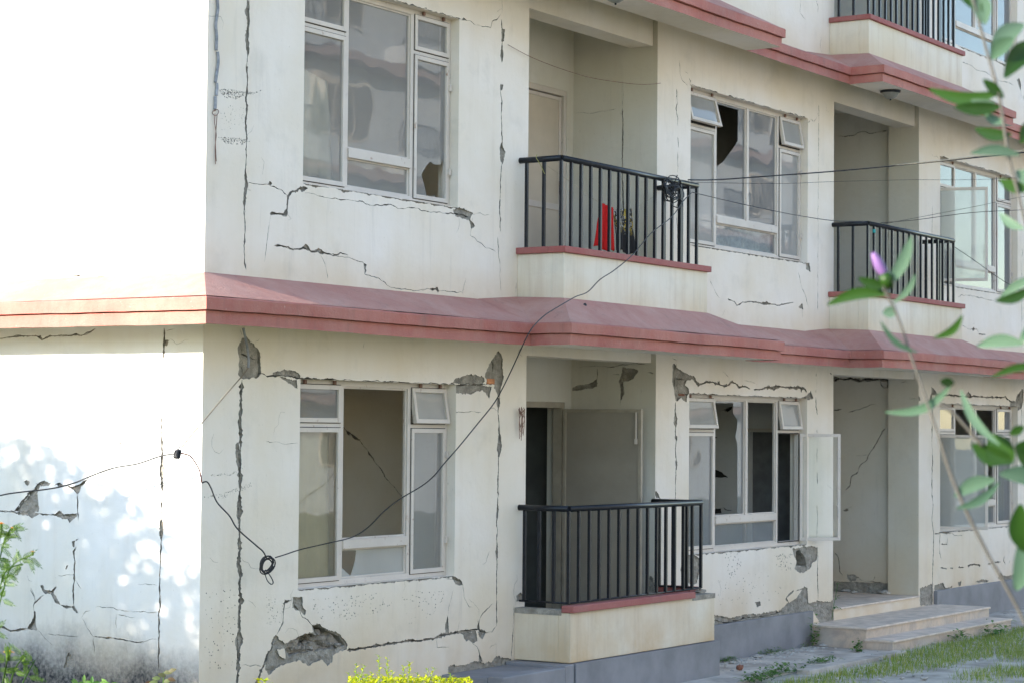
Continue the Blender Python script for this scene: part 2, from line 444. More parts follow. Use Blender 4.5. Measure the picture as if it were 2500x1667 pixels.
fr.patch('C', [(2050, 275), (2075, 300), (2090, 350), (2085, 420), (2100, 500), (2085, 560), (2070, 640), (2060, 690), (2040, 650), (2010, 600), (2015, 570), (1940, 575), (1945, 520), (1930, 500), (1950, 430), (2000, 350), (2030, 310)])
fr.crk('C', [(1605, 574), (1750, 571), (1850, 574), (1950, 570)], 10)
fr.crk('C', [(2005, 330), (2012, 400), (2018, 470)], 16)
fr.both('C', [(2060, 680), (2055, 760), (2045, 830), (2055, 900), (2060, 960), (2055, 1060), (2055, 1150), (2052, 1215), (2052, 1300), (2048, 1380), (2045, 1480), (2048, 1567)], 12)
fr.patch('C', [(2055, 940), (2070, 1010), (2080, 1100), (2075, 1160), (2052, 1215), (2038, 1140), (2045, 1050)])
fr.patch('C', [(2045, 690), (2062, 690), (2066, 740), (2050, 790), (2036, 740)])
fr.both('D', [(1897, 40), (1893, 130), (1888, 230), (1892, 300), (1890, 430), (1885, 500), (1892, 570), (1888, 660), (1888, 770), (1888, 900), (1888, 1000), (1886, 1100)], 11)
fr.crk('D', [(1886, 1095), (1850, 1145), (1800, 1150)], 5)
fr.patch('D', [(1897, 40), (1906, 120), (1892, 240), (1885, 190)]); fr.patch('D', [(1892, 400), (1900, 450), (1895, 570), (1875, 490), (1885, 450)])
# window 1 sill damage and the big hole
fr.patch('D', [(215, 860), (295, 860), (300, 930), (325, 970), (318, 1010), (260, 965), (210, 950)])
fr.crk('D', [(225, 880), (245, 935), (300, 1020), (340, 1055), (385, 1090)], 12)
fr.crk('D', [(215, 885), (180, 892), (150, 902), (140, 1000), (135, 1070), (85, 1165)], 8)
fr.patch('D', [(150, 880), (190, 890), (150, 905)])
fr.patch('D', [(80, 1170), (110, 1210), (160, 1240), (250, 1190), (320, 1158), (385, 1150), (372, 1085), (430, 1085), (520, 1130), (600, 1165), (640, 1200), (668, 1260), (660, 1295), (600, 1305), (545, 1340), (540, 1390), (500, 1430), (460, 1370), (340, 1420), (280, 1385), (180, 1400), (100, 1430), (20, 1500), (-10, 1450), (0, 1330), (50, 1280)])
fr.patch('D', [(88, 1290), (150, 1282), (162, 1370), (110, 1345)], 9, .004)
fr.patch('D', [(165, 1290), (195, 1240), (300, 1170), (385, 1162), (440, 1190), (405, 1135), (390, 1100), (430, 1095), (520, 1140), (610, 1185), (655, 1255), (560, 1290), (400, 1300), (200, 1340)], 3)
fr.patch('D', [(400, 1120), (450, 1125), (500, 1170), (530, 1200), (500, 1235), (450, 1230), (425, 1180)], 2)
fr.patch('D', [(310, 1195), (380, 1190), (375, 1240), (340, 1255)], 2)
fr.crk('D', [(78, 1180), (60, 1270), (15, 1330), (-20, 1420)], 18)
fr.both('B', [(1865, 1240), (1830, 1340), (1790, 1420), (1750, 1520), (1720, 1600)], 30)
fr.both('D', [(660, 1296), (760, 1285), (880, 1265), (960, 1250), (1100, 1230), (1180, 1215), (1260, 1220), (1380, 1195), (1440, 1170), (1560, 1150), (1640, 1135), (1740, 1125), (1810, 1155)], 17, .5)
fr.patch('D', [(1485, 1012), (1500, 1160), (1460, 1172), (1468, 1090)]); fr.patch('D', [(1380, 1195), (1435, 1150), (1450, 1175), (1440, 1200)])
fr.patch('D', [(1150, 1222), (1185, 1203), (1240, 1215), (1200, 1228)]); fr.patch('D', [(890, 1262), (905, 1242), (965, 1250), (940, 1260)])
fr.patch('D', [(1560, 1150), (1640, 1130), (1730, 1125), (1700, 1145), (1600, 1165)])
fr.crk('D', [(1860, 912), (1775, 990), (1745, 1050), (1735, 1130)], 7)
fr.patch('D', [(1605, 1160), (1720, 1140), (1730, 1220), (1700, 1240), (1660, 1215), (1640, 1225)]); fr.patch('D', [(1735, 1040), (1750, 1130), (1732, 1130)])
fr.crk('D', [(1670, 1222), (1730, 1270), (1755, 1330), (1780, 1390)], 10); fr.patch('D', [(1745, 1330), (1780, 1390), (1745, 1395)])
fr.patch('D', [(1735, 1145), (1800, 1150), (1775, 1205), (1745, 1190)])
fr.patch('D', [(1490, 1430), (1560, 1420), (1600, 1425), (1700, 1388), (1740, 1385), (1800, 1402), (1860, 1380), (1890, 1340), (1930, 1360), (2010, 1360), (2010, 1700), (1500, 1700)], 1, .012)
fr.patch('D', [(1515, 688), (1560, 700), (1600, 730), (1615, 765), (1560, 755), (1530, 720)])
fr.crk('D', [(1470, 712), (1530, 712), (1570, 722), (1600, 735), (1613, 765), (1622, 860), (1660, 940), (1690, 946)], 4)
fr.crk('D', [(1535, 800), (1500, 930), (1487, 1015)], 2.5); fr.crk('D', [(1660, 880), (1720, 930), (1745, 960), (1747, 1020)], 2)
fr.crk('D', [(1395, 1200), (1400, 1280), (1430, 1275), (1500, 1275)], 3); fr.crk('D', [(1830, 1280), (1885, 1240), (1888, 1340)], 2.5)
fr.crk('C', [(1610, 790), (1650, 820), (1700, 815), (1780, 815), (1810, 805), (1900, 822)], 3); fr.crk('C', [(1965, 785), (2005, 780), (2045, 805)], 2)
fr.crk('C', [(0, 1075), (120, 1080), (170, 1098), (280, 1090)], 2); fr.crk('C', [(860, 195), (852, 250)], 3)
fr.crk('C', [(2260, 240), (2235, 260), (2220, 300), (2262, 320)], 3)
fr.crk('D', [(1830, 485), (1800, 570), (1770, 600)], 2)
fr.crk('B', [(1635, 1450), (1700, 1445), (1765, 1452)], 3)
# --- pier and window 2, ground floor
fr.patch('E', [(1845, 330), (1860, 315), (1890, 360), (1950, 405), (2030, 440), (2095, 465), (2110, 500), (2160, 550), (2140, 580), (2100, 530), (2080, 500), (2000, 510), (1985, 560), (2025, 600), (2032, 650), (2010, 690), (2010, 760), (1980, 745), (1940, 710), (1900, 745), (1880, 740), (1865, 640), (1842, 500), (1845, 400)])
fr.crk('E', [(1888, 310), (1880, 400), (1880, 500), (1875, 620)], 12); fr.crk('E', [(1880, 495), (1950, 490), (2000, 500)], 9); fr.crk('E', [(1930, 650), (2010, 670), (2030, 672)], 12)
fr.both('G', [(385, 340), (410, 390), (440, 380), (480, 360), (540, 360), (600, 375), (640, 395), (690, 395), (730, 360), (760, 372), (800, 405), (860, 405), (905, 428)], 17, .5)
fr.both('G', [(940, 430), (1010, 430), (1060, 410), (1130, 415), (1190, 400), (1240, 415), (1300, 415), (1380, 412), (1430, 425), (1452, 458)], 22, .35)
fr.patch('G', [(590, 350), (615, 350), (612, 375), (592, 375)])
fr.patch('G', [(1395, 515), (1440, 490), (1482, 455), (1485, 440), (1510, 510), (1480, 525), (1400, 528)]); fr.crk('G', [(1482, 440), (1500, 480), (1510, 515)], 14)
fr.patch('G', [(1375, 405), (1430, 410), (1395, 465), (1385, 425)])
fr.both('G', [(195, 545), (190, 640), (185, 700), (195, 780), (190, 860), (200, 930), (190, 1010), (200, 1100), (197, 1200), (193, 1350), (190, 1450), (192, 1560)], 12)
fr.patch('G', [(190, 640), (208, 700), (208, 760), (192, 800), (173, 750), (178, 700)]); fr.patch('G', [(188, 860), (210, 880), (205, 925), (190, 905)]); fr.patch('G', [(192, 1110), (210, 1120), (205, 1200), (192, 1190)])
for q in ([(1540, 275), (1538, 310)], [(1538, 430), (1537, 465)], [(1535, 500), (1538, 600), (1552, 676)], [(1545, 815), (1547, 850)], [(1547, 980), (1545, 1060), (1548, 1140)], [(1548, 1215), (1550, 1335)]): fr.both('G', q, 14)
fr.crk('G', [(1545, 320), (1545, 430)], 2); fr.crk('G', [(1358, 325), (1357, 360)], 6); fr.crk('G', [(645, 255), (700, 312)], 2.5)
fr.crk('G', [(850, 345), (920, 360), (975, 380)], 2)
fr.crk('E', [(1840, 245), (1888, 275), (1888, 320)], 3)
fr.patch('H', [(690, 408), (740, 400), (830, 385), (872, 400), (865, 490), (830, 510), (825, 540), (770, 578), (740, 580), (705, 550), (720, 500), (700, 450)])
fr.patch('H', [(722, 425), (750, 412), (790, 480), (800, 540), (725, 525)], 3); fr.crk('H', [(750, 410), (790, 480), (800, 560)], 14)
fr.patch('H', [(635, 770), (665, 730), (700, 705), (690, 722), (780, 680), (798, 690), (800, 740), (805, 800), (870, 780), (960, 790), (985, 770), (985, 960), (900, 960), (840, 860), (600, 860), (620, 830), (660, 790)])
fr.patch('H', [(700, 715), (760, 700), (720, 760), (665, 795), (650, 760)], 9, .003)
fr.patch('H', [(130, 880), (190, 890), (250, 905), (350, 880), (450, 872), (600, 850), (830, 800), (870, 850), (200, 990), (130, 990)], 1, .012)
fr.crk('H', [(145, 925), (250, 940), (350, 905), (520, 890), (640, 850)], 10); fr.patch('H', [(420, 790), (460, 785), (462, 815), (435, 828)])
fr.both('H', [(865, 90), (870, 200), (862, 350)], 8); fr.both('H', [(872, 410), (870, 600), (875, 780)], 11)
fr.patch('F', [(1440, 560), (1500, 540), (1570, 590), (1575, 650), (1550, 780), (1500, 800), (1440, 740), (1420, 680)]); fr.crk('F', [(1445, 590), (1430, 680), (1445, 760)], 12)
fr.patch('F', [(1215, 60), (1240, 70), (1265, 120), (1230, 110)]); fr.patch('F', [(1230, 730), (1250, 770), (1225, 790), (1215, 760)])
fr.patch('D', [(2050, 850), (2085, 822), (2105, 850), (2105, 895), (2050, 895)])
fr.crk('D', [(2030, 930), (2022, 1180), (2010, 1355)], 7)
# --- window 3, ground floor
fr.both('I', [(1390, 600), (1395, 700), (1392, 800), (1390, 1000), (1395, 1200), (1390, 1350), (1392, 1560)], 15, .5)
fr.both('H', [(1690, 0), (1700, 100), (1690, 200), (1705, 300), (1700, 450), (1695, 600), (1697, 790)], 13, .6)
fr.patch('I', [(1385, 400), (1420, 430), (1440, 465), (1465, 480), (1440, 560), (1405, 600), (1390, 622), (1365, 560), (1370, 490), (1385, 460)]); fr.crk('I', [(1375, 565), (1405, 570), (1420, 560)], 8)
fr.patch('I', [(1390, 485), (1425, 485), (1415, 550), (1390, 555)], 9, .003)
fr.both('I', [(1465, 490), (1540, 485), (1640, 490), (1720, 500), (1780, 510), (1830, 495), (1950, 510), (2060, 510), (2150, 505), (2200, 545), (2260, 560)], 18, .5)
fr.patch('I', [(1735, 500), (1770, 445), (1800, 490), (1785, 520)])
fr.patch('I', [(2330, 425), (2345, 430), (2340, 560), (2325, 622), (2280, 645), (2200, 600), (2210, 550), (2260, 560), (2275, 490)]); fr.crk('I', [(2325, 430), (2300, 520), (2310, 600)], 12)
fr.both('I', [(2325, 620), (2327, 700), (2324, 850)], 10); fr.crk('I', [(2325, 1020), (2328, 1200)], 6)
fr.crk('H', [(1710, 300), (1730, 302), (1750, 300), (1745, 400), (1748, 440), (1760, 485)], 10); fr.both('H', [(1740, 290), (1780, 292), (1828, 298)], 14); fr.crk('H', [(1755, 375), (1800, 375), (1805, 320)], 9)
fr.crk('H', [(1830, 300), (1860, 310), (1910, 312)], 3)
for q in ([(1750, 545), (1785, 548), (1800, 552)], [(1820, 545), (1845, 545)], [(1880, 542), (1920, 540)], [(1945, 530), (1990, 520), (2040, 525)], [(2090, 520), (2120, 508), (2130, 515)], [(2140, 505), (2185, 500)], [(2210, 455), (2205, 490), (2220, 520)], [(2250, 490), (2245, 512)]): fr.both('H', q, 15, .6)
fr.patch('H', [(1710, 670), (1770, 650), (1790, 690), (1840, 675), (1830, 688), (1790, 700), (1760, 710), (1705, 700)]); fr.patch('H', [(2000, 645), (2050, 628), (2100, 632), (2090, 645), (2030, 652)])
fr.patch('H', [(2165, 620), (2185, 578), (2200, 600), (2230, 605), (2340, 575), (2352, 600), (2200, 640)]); fr.patch('H', [(1880, 645), (1905, 640), (1898, 672), (1882, 675)])
fr.patch('H', [(1604, 690), (1640, 680), (1690, 660), (1695, 810), (1604, 815)])
fr.patch('I', [(322, 250), (345, 265), (335, 275)])
fr.patch('I', [(1245, 470), (1272, 545), (1254, 545)])
# --- upper floor
fr.both('1', [(432, -40), (428, 0), (427, 80), (435, 180), (430, 340), (425, 460), (425, 600), (420, 700), (415, 800), (420, 900), (418, 1000), (415, 1150), (415, 1200), (410, 1300), (405, 1420), (408, 1568)], 14)
fr.patch('1', [(438, -30), (441, 120), (436, 220), (432, 362), (415, 320), (413, 230), (425, 150), (408, 80), (425, 20)])
fr.patch('1', [(415, 1200), (430, 1240), (425, 1290), (415, 1330), (412, 1440), (400, 1420), (402, 1300)]); fr.patch('1', [(412, 790), (422, 770), (425, 805), (415, 820)]); fr.patch('1', [(418, 455), (430, 450), (430, 465), (420, 470)])
fr.both('A', [(1655, 0), (1652, 100), (1648, 180), (1652, 260), (1662, 305)], 9)
fr.crk('1', [(425, 1240), (480, 1245), (560, 1252), (600, 1255), (650, 1285), (690, 1325)], 5); fr.patch('1', [(558, 1250), (575, 1225), (592, 1240), (585, 1252)]); fr.crk('1', [(425, 1280), (450, 1285)], 3)
fr.both('1', [(835, 1275), (770, 1280), (720, 1300), (700, 1330), (695, 1400), (685, 1450), (640, 1445), (585, 1445)], 20, .5); fr.patch('1', [(770, 1275), (800, 1262), (840, 1275), (800, 1300)])
fr.patch('1', [(578, 1450), (590, 1430), (625, 1440), (640, 1450)]); fr.crk('1', [(580, 1450), (570, 1568)], 3); fr.crk('A', [(1815, 0), (1800, 110), (1785, 250)], 4)
fr.crk('1', [(690, 1450), (720, 1480), (700, 1490)], 2)
fr.crk('1', [(815, 1300), (900, 1320), (960, 1338), (1020, 1345), (1130, 1355), (1180, 1355), (1250, 1390), (1400, 1385), (1450, 1410), (1560, 1405), (1640, 1435), (1700, 1432), (1780, 1447), (1830, 1440)], 5)
fr.patch('1', [(1815, 1420), (1860, 1400), (1900, 1420), (1950, 1440), (1940, 1460), (1932, 1480), (1962, 1530), (1938, 1545), (1920, 1490), (1870, 1475), (1830, 1460)]); fr.crk('1', [(1780, 1445), (1850, 1445), (1900, 1455), (1935, 1470)], 9)
fr.crk('1', [(1945, 1450), (2000, 1440), (2035, 1460), (2060, 1450)], 2)
fr.crk('1', [(1870, 140), (1890, 130), (1930, 145), (1960, 170), (2020, 180), (2070, 190), (2080, 150), (2110, 130), (2140, 90)], 4.5); fr.patch('1', [(1870, 130), (1885, 122), (1908, 135), (1885, 140)])
fr.both('1', [(2142, 130), (2148, 200), (2150, 260), (2145, 300), (2150, 350), (2142, 425)], 9); fr.patch('1', [(2145, 195), (2165, 200), (2160, 280), (2143, 285)]); fr.patch('1', [(2145, 300), (2155, 360), (2145, 425), (2133, 380)])
fr.both('1', [(2145, 565), (2137, 620), (2145, 690), (2140, 760), (2145, 900), (2145, 1000), (2145, 1100), (2135, 1200), (2135, 1300), (2130, 1400), (2135, 1568)], 11); fr.patch('1', [(2140, 965), (2168, 1025), (2150, 1115), (2133, 1080), (2130, 1000)]); fr.patch('1', [(2135, 570), (2155, 575), (2150, 600), (2132, 610)])
fr.crk('1', [(2145, -20), (2145, 90)], 2); fr.both('W', [(1143, 545), (1145, 580), (1148, 610)], 8); fr.crk('W', [(1148, 610), (1150, 670)], 2.5)
fr.both('A', [(1850, 135), (1900, 140), (1980, 165), (2030, 160), (2060, 145), (2100, 175), (2150, 180), (2200, 190), (2250, 210), (2300, 190), (2350, 205)], 8, .6)
fr.patch('A', [(2040, 160), (2062, 125), (2085, 150), (2100, 175)]); fr.patch('A', [(2125, 165), (2145, 160), (2205, 190), (2180, 200)])
fr.crk('W', [(760, 585), (800, 592), (835, 605), (838, 630), (870, 640), (895, 660), (950, 668), (990, 665), (1030, 670), (1062, 672)], 4); fr.patch('W', [(834, 605), (842, 608), (840, 628)])
fr.patch('W', [(985, 665), (1005, 660), (1008, 670)]); fr.crk('W', [(1085, 500), (1080, 540), (1110, 565), (1140, 580)], 3); fr.crk('W', [(1070, 640), (1062, 675)], 2.5)
fr.crk('A', [(2165, 205), (2195, 260), (2215, 365)], 3.5)
fr.stip('1', [(228, 606), (300, 604), (400, 620), (470, 628), (545, 600), (470, 642), (410, 642), (350, 672), (270, 660)], 260, .0035)
fr.stip('1', [(225, 926), (300, 930), (400, 938), (445, 960), (390, 982), (280, 972)], 170, .0035)
fr.stip('1', [(240, 700), (400, 720), (410, 900), (250, 880)], 60, .0025)
fr.stip('B', [(1415, 160), (1560, 150), (1700, 80), (1560, 165), (1430, 170)], 60, .0025); fr.stip('B', [(1370, 308), (1500, 290), (1700, 210), (1700, 240), (1500, 320), (1400, 316)], 110, .003)
fr.stip('D', [(380, 880), (900, 830), (1050, 900), (900, 1000), (500, 1080), (400, 1040)], 130, .004); fr.stip('D', [(0, 860), (180, 900), (100, 1100), (0, 1080)], 60, .0035)
fr.stip('D', [(1100, 820), (1500, 800), (1450, 980), (1150, 1100)], 60, .004)
fr.stip('H', [(200, 430), (340, 440), (300, 600), (240, 640)], 50, .006); fr.stip('H', [(560, 450), (690, 440), (680, 560), (580, 560)], 60, .006); fr.stip('H', [(150, 600), (640, 560), (600, 780), (150, 820)], 60, .005)
fr.stip('B', [(1380, 900), (1590, 900), (1590, 1500), (1380, 1500)], 80, .004)
# hairline crazing all over the plaster
hr = random.Random(5)
for i in range(75):
    x = hr.uniform(.1, 17); z = hr.choice((hr.uniform(.2, 2.9), hr.uniform(.2, 1.2), hr.uniform(3.2, 5.8), hr.uniform(6.2, 7.5))); a = hr.uniform(0, 6.28); pts = [(x, z)]
    for k in range(hr.randint(2, 6)):
        a += hr.uniform(-1.1, 1.1); x += math.cos(a) * .05; z += math.sin(a) * .05; pts.append((x, z))
    fr.reg.append((1, crack(pts, hr.uniform(.0008, .0018), .5, .02, .004)))
fr.crk('2', [(1130, 405), (1135, 500), (1150, 550), (1185, 582)], 3); fr.both('2', [(1195, 528), (1207, 550), (1200, 580)], 12); fr.crk('2', [(1168, 565), (1190, 582)], 6); fr.crk('2', [(1168, 488), (1190, 500)], 3)
fr.both('2', [(1110, 600), (1117, 700), (1107, 740), (1120, 800), (1118, 852)], 9); fr.both('2', [(1120, 925), (1125, 1000)], 8); fr.both('2', [(1120, 1025), (1120, 1170)], 6)
fr.crk('2', [(2070, 705), (2070, 900), (2070, 1100), (2068, 1300), (2065, 1500)], 4); fr.crk('4', [(2068, 500), (2064, 1130)], 4)
fr.crk('2', [(1948, 840), (2000, 828), (2020, 808), (2035, 825)], 7); fr.crk('2', [(2035, 825), (2058, 800), (2070, 760)], 2)
fr.both('4', [(1455, 1052), (1500, 1070), (1520, 1095), (1560, 1075), (1620, 1070), (1680, 1080), (1740, 1085), (1800, 1095), (1900, 1075)], 8, .6); fr.patch('4', [(1675, 1082), (1720, 1070), (1752, 1085), (1735, 1093), (1700, 1092)])
fr.crk('4', [(1935, 870), (1945, 930), (1960, 985), (1985, 1040), (2000, 1105)], 4); fr.patch('4', [(1932, 1108), (1960, 1082), (1966, 1122)]); fr.patch('4', [(1985, 812), (2008, 808), (2016, 870), (1985, 850)])
fr.crk('4', [(1335, 920), (1370, 1000), (1400, 1050)], 3); fr.crk('4', [(1440, 1120), (1420, 1170)], 2); fr.crk('4', [(1960, 1120), (1962, 1180)], 2)
fr.crk('4', [(1118, 400), (1110, 480), (1118, 600), (1118, 780)], 8)
fr.both('J', [(1395, 100), (1393, 250), (1390, 400)], 6); fr.both('J', [(2330, 540), (2335, 600), (2325, 640)], 12); fr.crk('J', [(2328, 700), (2325, 1000), (2328, 1500)], 7)
fr.crk('J', [(2225, 1085), (2200, 1165)], 5); fr.crk('J', [(2215, 1078), (2290, 1085), (2320, 1070)], 5); fr.crk('J', [(1660, 1045), (1700, 1030), (1800, 1035), (1900, 1060), (2040, 1090)], 4)
fr.crk('J', [(1705, 1340), (1780, 1385), (1850, 1380), (1880, 1420)], 4); fr.both('J', [(1875, 1435), (1950, 1442)], 10); fr.patch('J', [(1805, 1385), (1820, 1362), (1845, 1388), (1820, 1400)])
fr.both('3', [(1475, 1480), (1480, 1505)], 8); fr.crk('3', [(1490, 1500), (1520, 1502), (1540, 1535)], 4)
for q in ([(210, -40), (212, 60), (210, 130), (260, 190)], [(300, -20), (360, 0), (380, 60), (378, 135)]): fr.crk('3', q, 4.5)
fr.crk('3', [(1745, 590), (1800, 610), (1850, 632), (1900, 675), (1980, 690), (2060, 745), (2130, 780), (2200, 790), (2255, 820)], 5)
fr.patch('3', [(2282, 765), (2310, 755), (2325, 820), (2318, 870)]); fr.crk('3', [(2318, 800), (2325, 955)], 6)
fr.crk('3', [(388, 1000), (390, 1200), (388, 1500)], 4)
fr.crk('4', [(30, 940), (25, 1010)], 6); fr.crk('1', [(2110, 90), (2145, 60)], 2)
# openings: windows (with reveals) and recesses
W1, W2, W3 = (1.10, 3.155), (7.19, 9.86), (13.63, 16.33)
def rect(x0, x1, z0, z1): return [(x0, z0), (x1, z0), (x1, z1), (x0, z1)]
holes = []
for k in range(3):
    for (a, b) in (W1, W2, W3):
        x = a - .02
        while x < b:
            L_ = random.uniform(.2, .7); fr.reg.append((2, crack([(x, 2.428 + 3.02 * k), (min(b + .02, x + L_), 2.428 + 3.02 * k)], random.uniform(.005, .012), .4))); x += L_ + random.uniform(0, .2)
        fr.reg.append((1, crack([(a, .857 + 3.02 * k), (b, .857 + 3.02 * k)], .014, .3)))
        z_ = .95
        while z_ < 2.3:
            L_ = random.uniform(.1, .35)
            z_ += L_ + random.uniform(.1, .4)
for k in range(3):
    dz = 3.02 * k
    for (a, b) in (W1, W2, W3): holes.append((rect(a, b, .86 + dz, 2.425 + dz), .2))
    for (a, b) in ((4.23, 6.518), (10.53, 12.955)):
        zb = (.12 if a > 10 else .3) if k == 0 else .3 + dz
        holes.append((rect(a, b, zb, 2.94 + 3.03 * k), 0))
front = fr.build('front_wall', rect(0, XE, ZB, ZTOP), holes, WM, bld)

# --- side wall (plane x=0)
sw = Panel(lambda u, v, d: Vector((d, u, v)), lambda px, py: (atx(px, py, 0).y, atx(px, py, 0).z))
sw.patch('B', [(265, 210), (300, 198), (345, 215), (330, 235), (270, 235), (255, 300), (262, 410), (200, 415), (95, 408), (150, 350), (220, 270)])
sw.crk('B', [(95, 408), (150, 345), (215, 275), (265, 232)], 14); sw.both('B', [(-60, 400), (0, 405), (95, 410), (190, 412)], 6)
sw.patch('B', [(85, 412), (270, 415), (262, 432), (232, 445), (215, 458), (190, 430), (110, 425)])
sw.both('B', [(260, 420), (320, 428), (360, 430), (440, 435), (490, 430), (525, 425)], 9); sw.patch('B', [(360, 430), (400, 400), (440, 430), (520, 432), (470, 485), (455, 460), (420, 460)])
sw.patch('B', [(378, 228), (400, 215), (440, 235), (500, 240), (545, 225), (600, 180), (545, 250), (540, 275), (525, 290), (500, 270), (470, 240), (400, 242)]); sw.crk('B', [(365, 235), (400, 220), (440, 238), (500, 245), (550, 222), (605, 178)], 8)
sw.patch('B', [(155, 208), (180, 193), (200, 210), (185, 235)]); sw.crk('B', [(240, 222), (275, 222), (300, 200)], 6)
sw.both('B', [(520, 285), (525, 340), (527, 430), (528, 475)], 7); sw.patch('B', [(483, 612), (515, 592), (536, 592), (505, 620), (500, 652), (488, 638)])
sw.both('B', [(518, 645), (503, 680), (502, 800), (500, 860), (495, 960), (492, 1050)], 8); sw.patch('B', [(495, 830), (506, 830), (506, 870), (495, 868)]); sw.patch('B', [(440, 795), (455, 770), (462, 772), (448, 798)])
sw.patch('B', [(272, 908), (285, 905), (300, 935), (350, 942), (380, 915), (365, 960), (400, 1015), (415, 1048), (375, 1022), (340, 965), (300, 960)]); sw.both('B', [(410, 1042), (440, 1052), (492, 1050)], 10); sw.patch('B', [(485, 1050), (500, 1045), (530, 1100), (495, 1075)])
sw.crk('B', [(280, 910), (300, 940), (350, 948), (382, 912)], 9)
sw.both('B', [(225, 1030), (250, 1005), (295, 972)], 6); sw.both('B', [(205, 925), (225, 960), (237, 1010), (228, 1040), (230, 1080)], 5); sw.patch('B', [(232, 1078), (243, 1110), (240, 1160), (252, 1208), (190, 1202), (220, 1150), (228, 1100)]); sw.crk('B', [(232, 1080), (222, 1150), (185, 1202)], 16)
sw.both('B', [(-60, 1180), (0, 1188), (80, 1210), (190, 1202)], 12); sw.patch('B', [(430, 1465), (445, 1395), (465, 1358), (490, 1388), (508, 1450), (480, 1470)])
for q in ([(550, 1125), (580, 1080), (610, 1070)], [(555, 1130), (590, 1200), (635, 1255)], [(255, 1210), (300, 1260), (355, 1310)], [(930, 900), (980, 897), (1060, 908)], [(510, 870), (550, 930)], [(390, 838), (450, 838), (500, 836)], [(185, 840), (195, 870), (215, 880)], [(785, 1100), (785, 1195)], [(790, 1105), (850, 1120), (910, 1120)], [(320, 1235), (420, 1245), (530, 1250)]): sw.crk('B', q, 2.5)
sw.crk('B', [(645, 1055), (760, 1060), (860, 1080), (980, 1085), (1065, 1090)], 3.5); sw.crk('B', [(630, 1255), (700, 1260), (770, 1265), (860, 1285), (970, 1290), (1060, 1270)], 6); sw.crk('B', [(632, 1260), (632, 1370)], 4)
sw.both('A', [(1108, 690), (1110, 760), (1103, 800), (1110, 830), (1110, 870), (1100, 910)], 13, .6); sw.patch('A', [(1110, 778), (1148, 775), (1125, 815), (1105, 812)])
sw.crk('A', [(1100, 900), (1100, 1060)], 2.5); sw.both('A', [(1095, 1280), (1092, 1400), (1095, 1568)], 12)
sw.both('B', [(1095, -10), (1095, 130), (1095, 280)], 20); sw.patch('B', [(1085, 20), (1102, 20), (1105, 150), (1093, 270), (1085, 180), (1075, 130)])
sw.both('B', [(1093, 290), (1090, 450), (1085, 520), (1090, 600), (1085, 720), (1080, 800), (1078, 930), (1080, 1060), (1072, 1150), (1075, 1260), (1070, 1400), (1070, 1480)], 11); sw.patch('B', [(1085, 430), (1098, 470), (1105, 520), (1095, 610), (1075, 560), (1075, 500)])
sw.patch('A', [(798, 1478), (808, 1458), (822, 1458), (812, 1475)]); sw.both('A', [(-60, 775), (0, 765), (90, 755), (130, 750), (240, 745), (285, 770), (340, 750), (450, 745), (570, 740), (645, 698)], 7, .7); sw.patch('A', [(255, 752), (275, 745), (288, 770), (262, 765)])
sw.crk('A', [(1120, 712), (1180, 700)], 2); sw.crk('A', [(1150, 765), (1195, 800), (1250, 775), (1275, 775)], 2.5)
sw.both('A', [(480, 345), (560, 340)], 8); sw.crk('A', [(640, 350), (740, 343)], 4); sw.crk('A', [(800, 330), (865, 326)], 4)
sw.build('side_wall', rect(0, 5.0, ZB, ZTOP), [], [m_side, m_mort, m_gap], bld)

# --- back, far side, roof and slabs (closed volume)
mb = MB()
rp = Panel(lambda u, v, d: Vector((u, 5.0 - d, v)), None)
rp.build('rear_wall', rect(0, XE, ZB, ZTOP), [(rect(a, b, .86 + 3.02 * k, 2.43 + 3.02 * k), .2) for k in range(3) for a, b in ((1.0, 2.3),)], WM, bld)
mb = MB(); mb.quad((XE, 0, ZB), (XE, 5, ZB), (XE, 5, ZTOP), (XE, 0, ZTOP)); mb.build('end_wall', m_wall, bld)
mb = MB(); mb.box(-.6, XE + .5, -.9, 5.5, ZTOP, ZTOP + .18); mb.build('flat_roof', m_conc, bld)
mb = MB()
RC = ((4.23, 6.518), (10.53, 12.955))
for k in range(3):
    zf = .3 + 3.02 * k
    mb.box(.05, 4.2, .2, 4.98, zf - .12, zf); mb.box(4.2, 10.5, 1.0, 4.98, zf - .12, zf); mb.box(6.55, 10.5, .2, .998, zf - .12, zf); mb.box(13.1, XE - .1, .2, 4.98, zf - .12, zf)
    if k: mb.box(4.2, 6.54, .06, .998, zf - .12, zf - .002); mb.box(10.5, 13.08, .06, 4.98, zf - .12, zf)
mb.build('floor_slab', m_conc, bld)
mb2 = MB()
for k in range(3):
    zc = 2.955 + 3.02 * k
    mb2.box(.03, XE - .05, .21, 4.98, zc, zc + .1)
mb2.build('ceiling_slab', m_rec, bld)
# beams over the recesses
for k in range(3):
    for a, b in RC:
        o = MB(); dz = 3.03 * k; o.box(a + .003, b - .003, .05, .30, 2.705 + dz, 2.96 + dz); o.build('recess_beam', m_wall, bld)
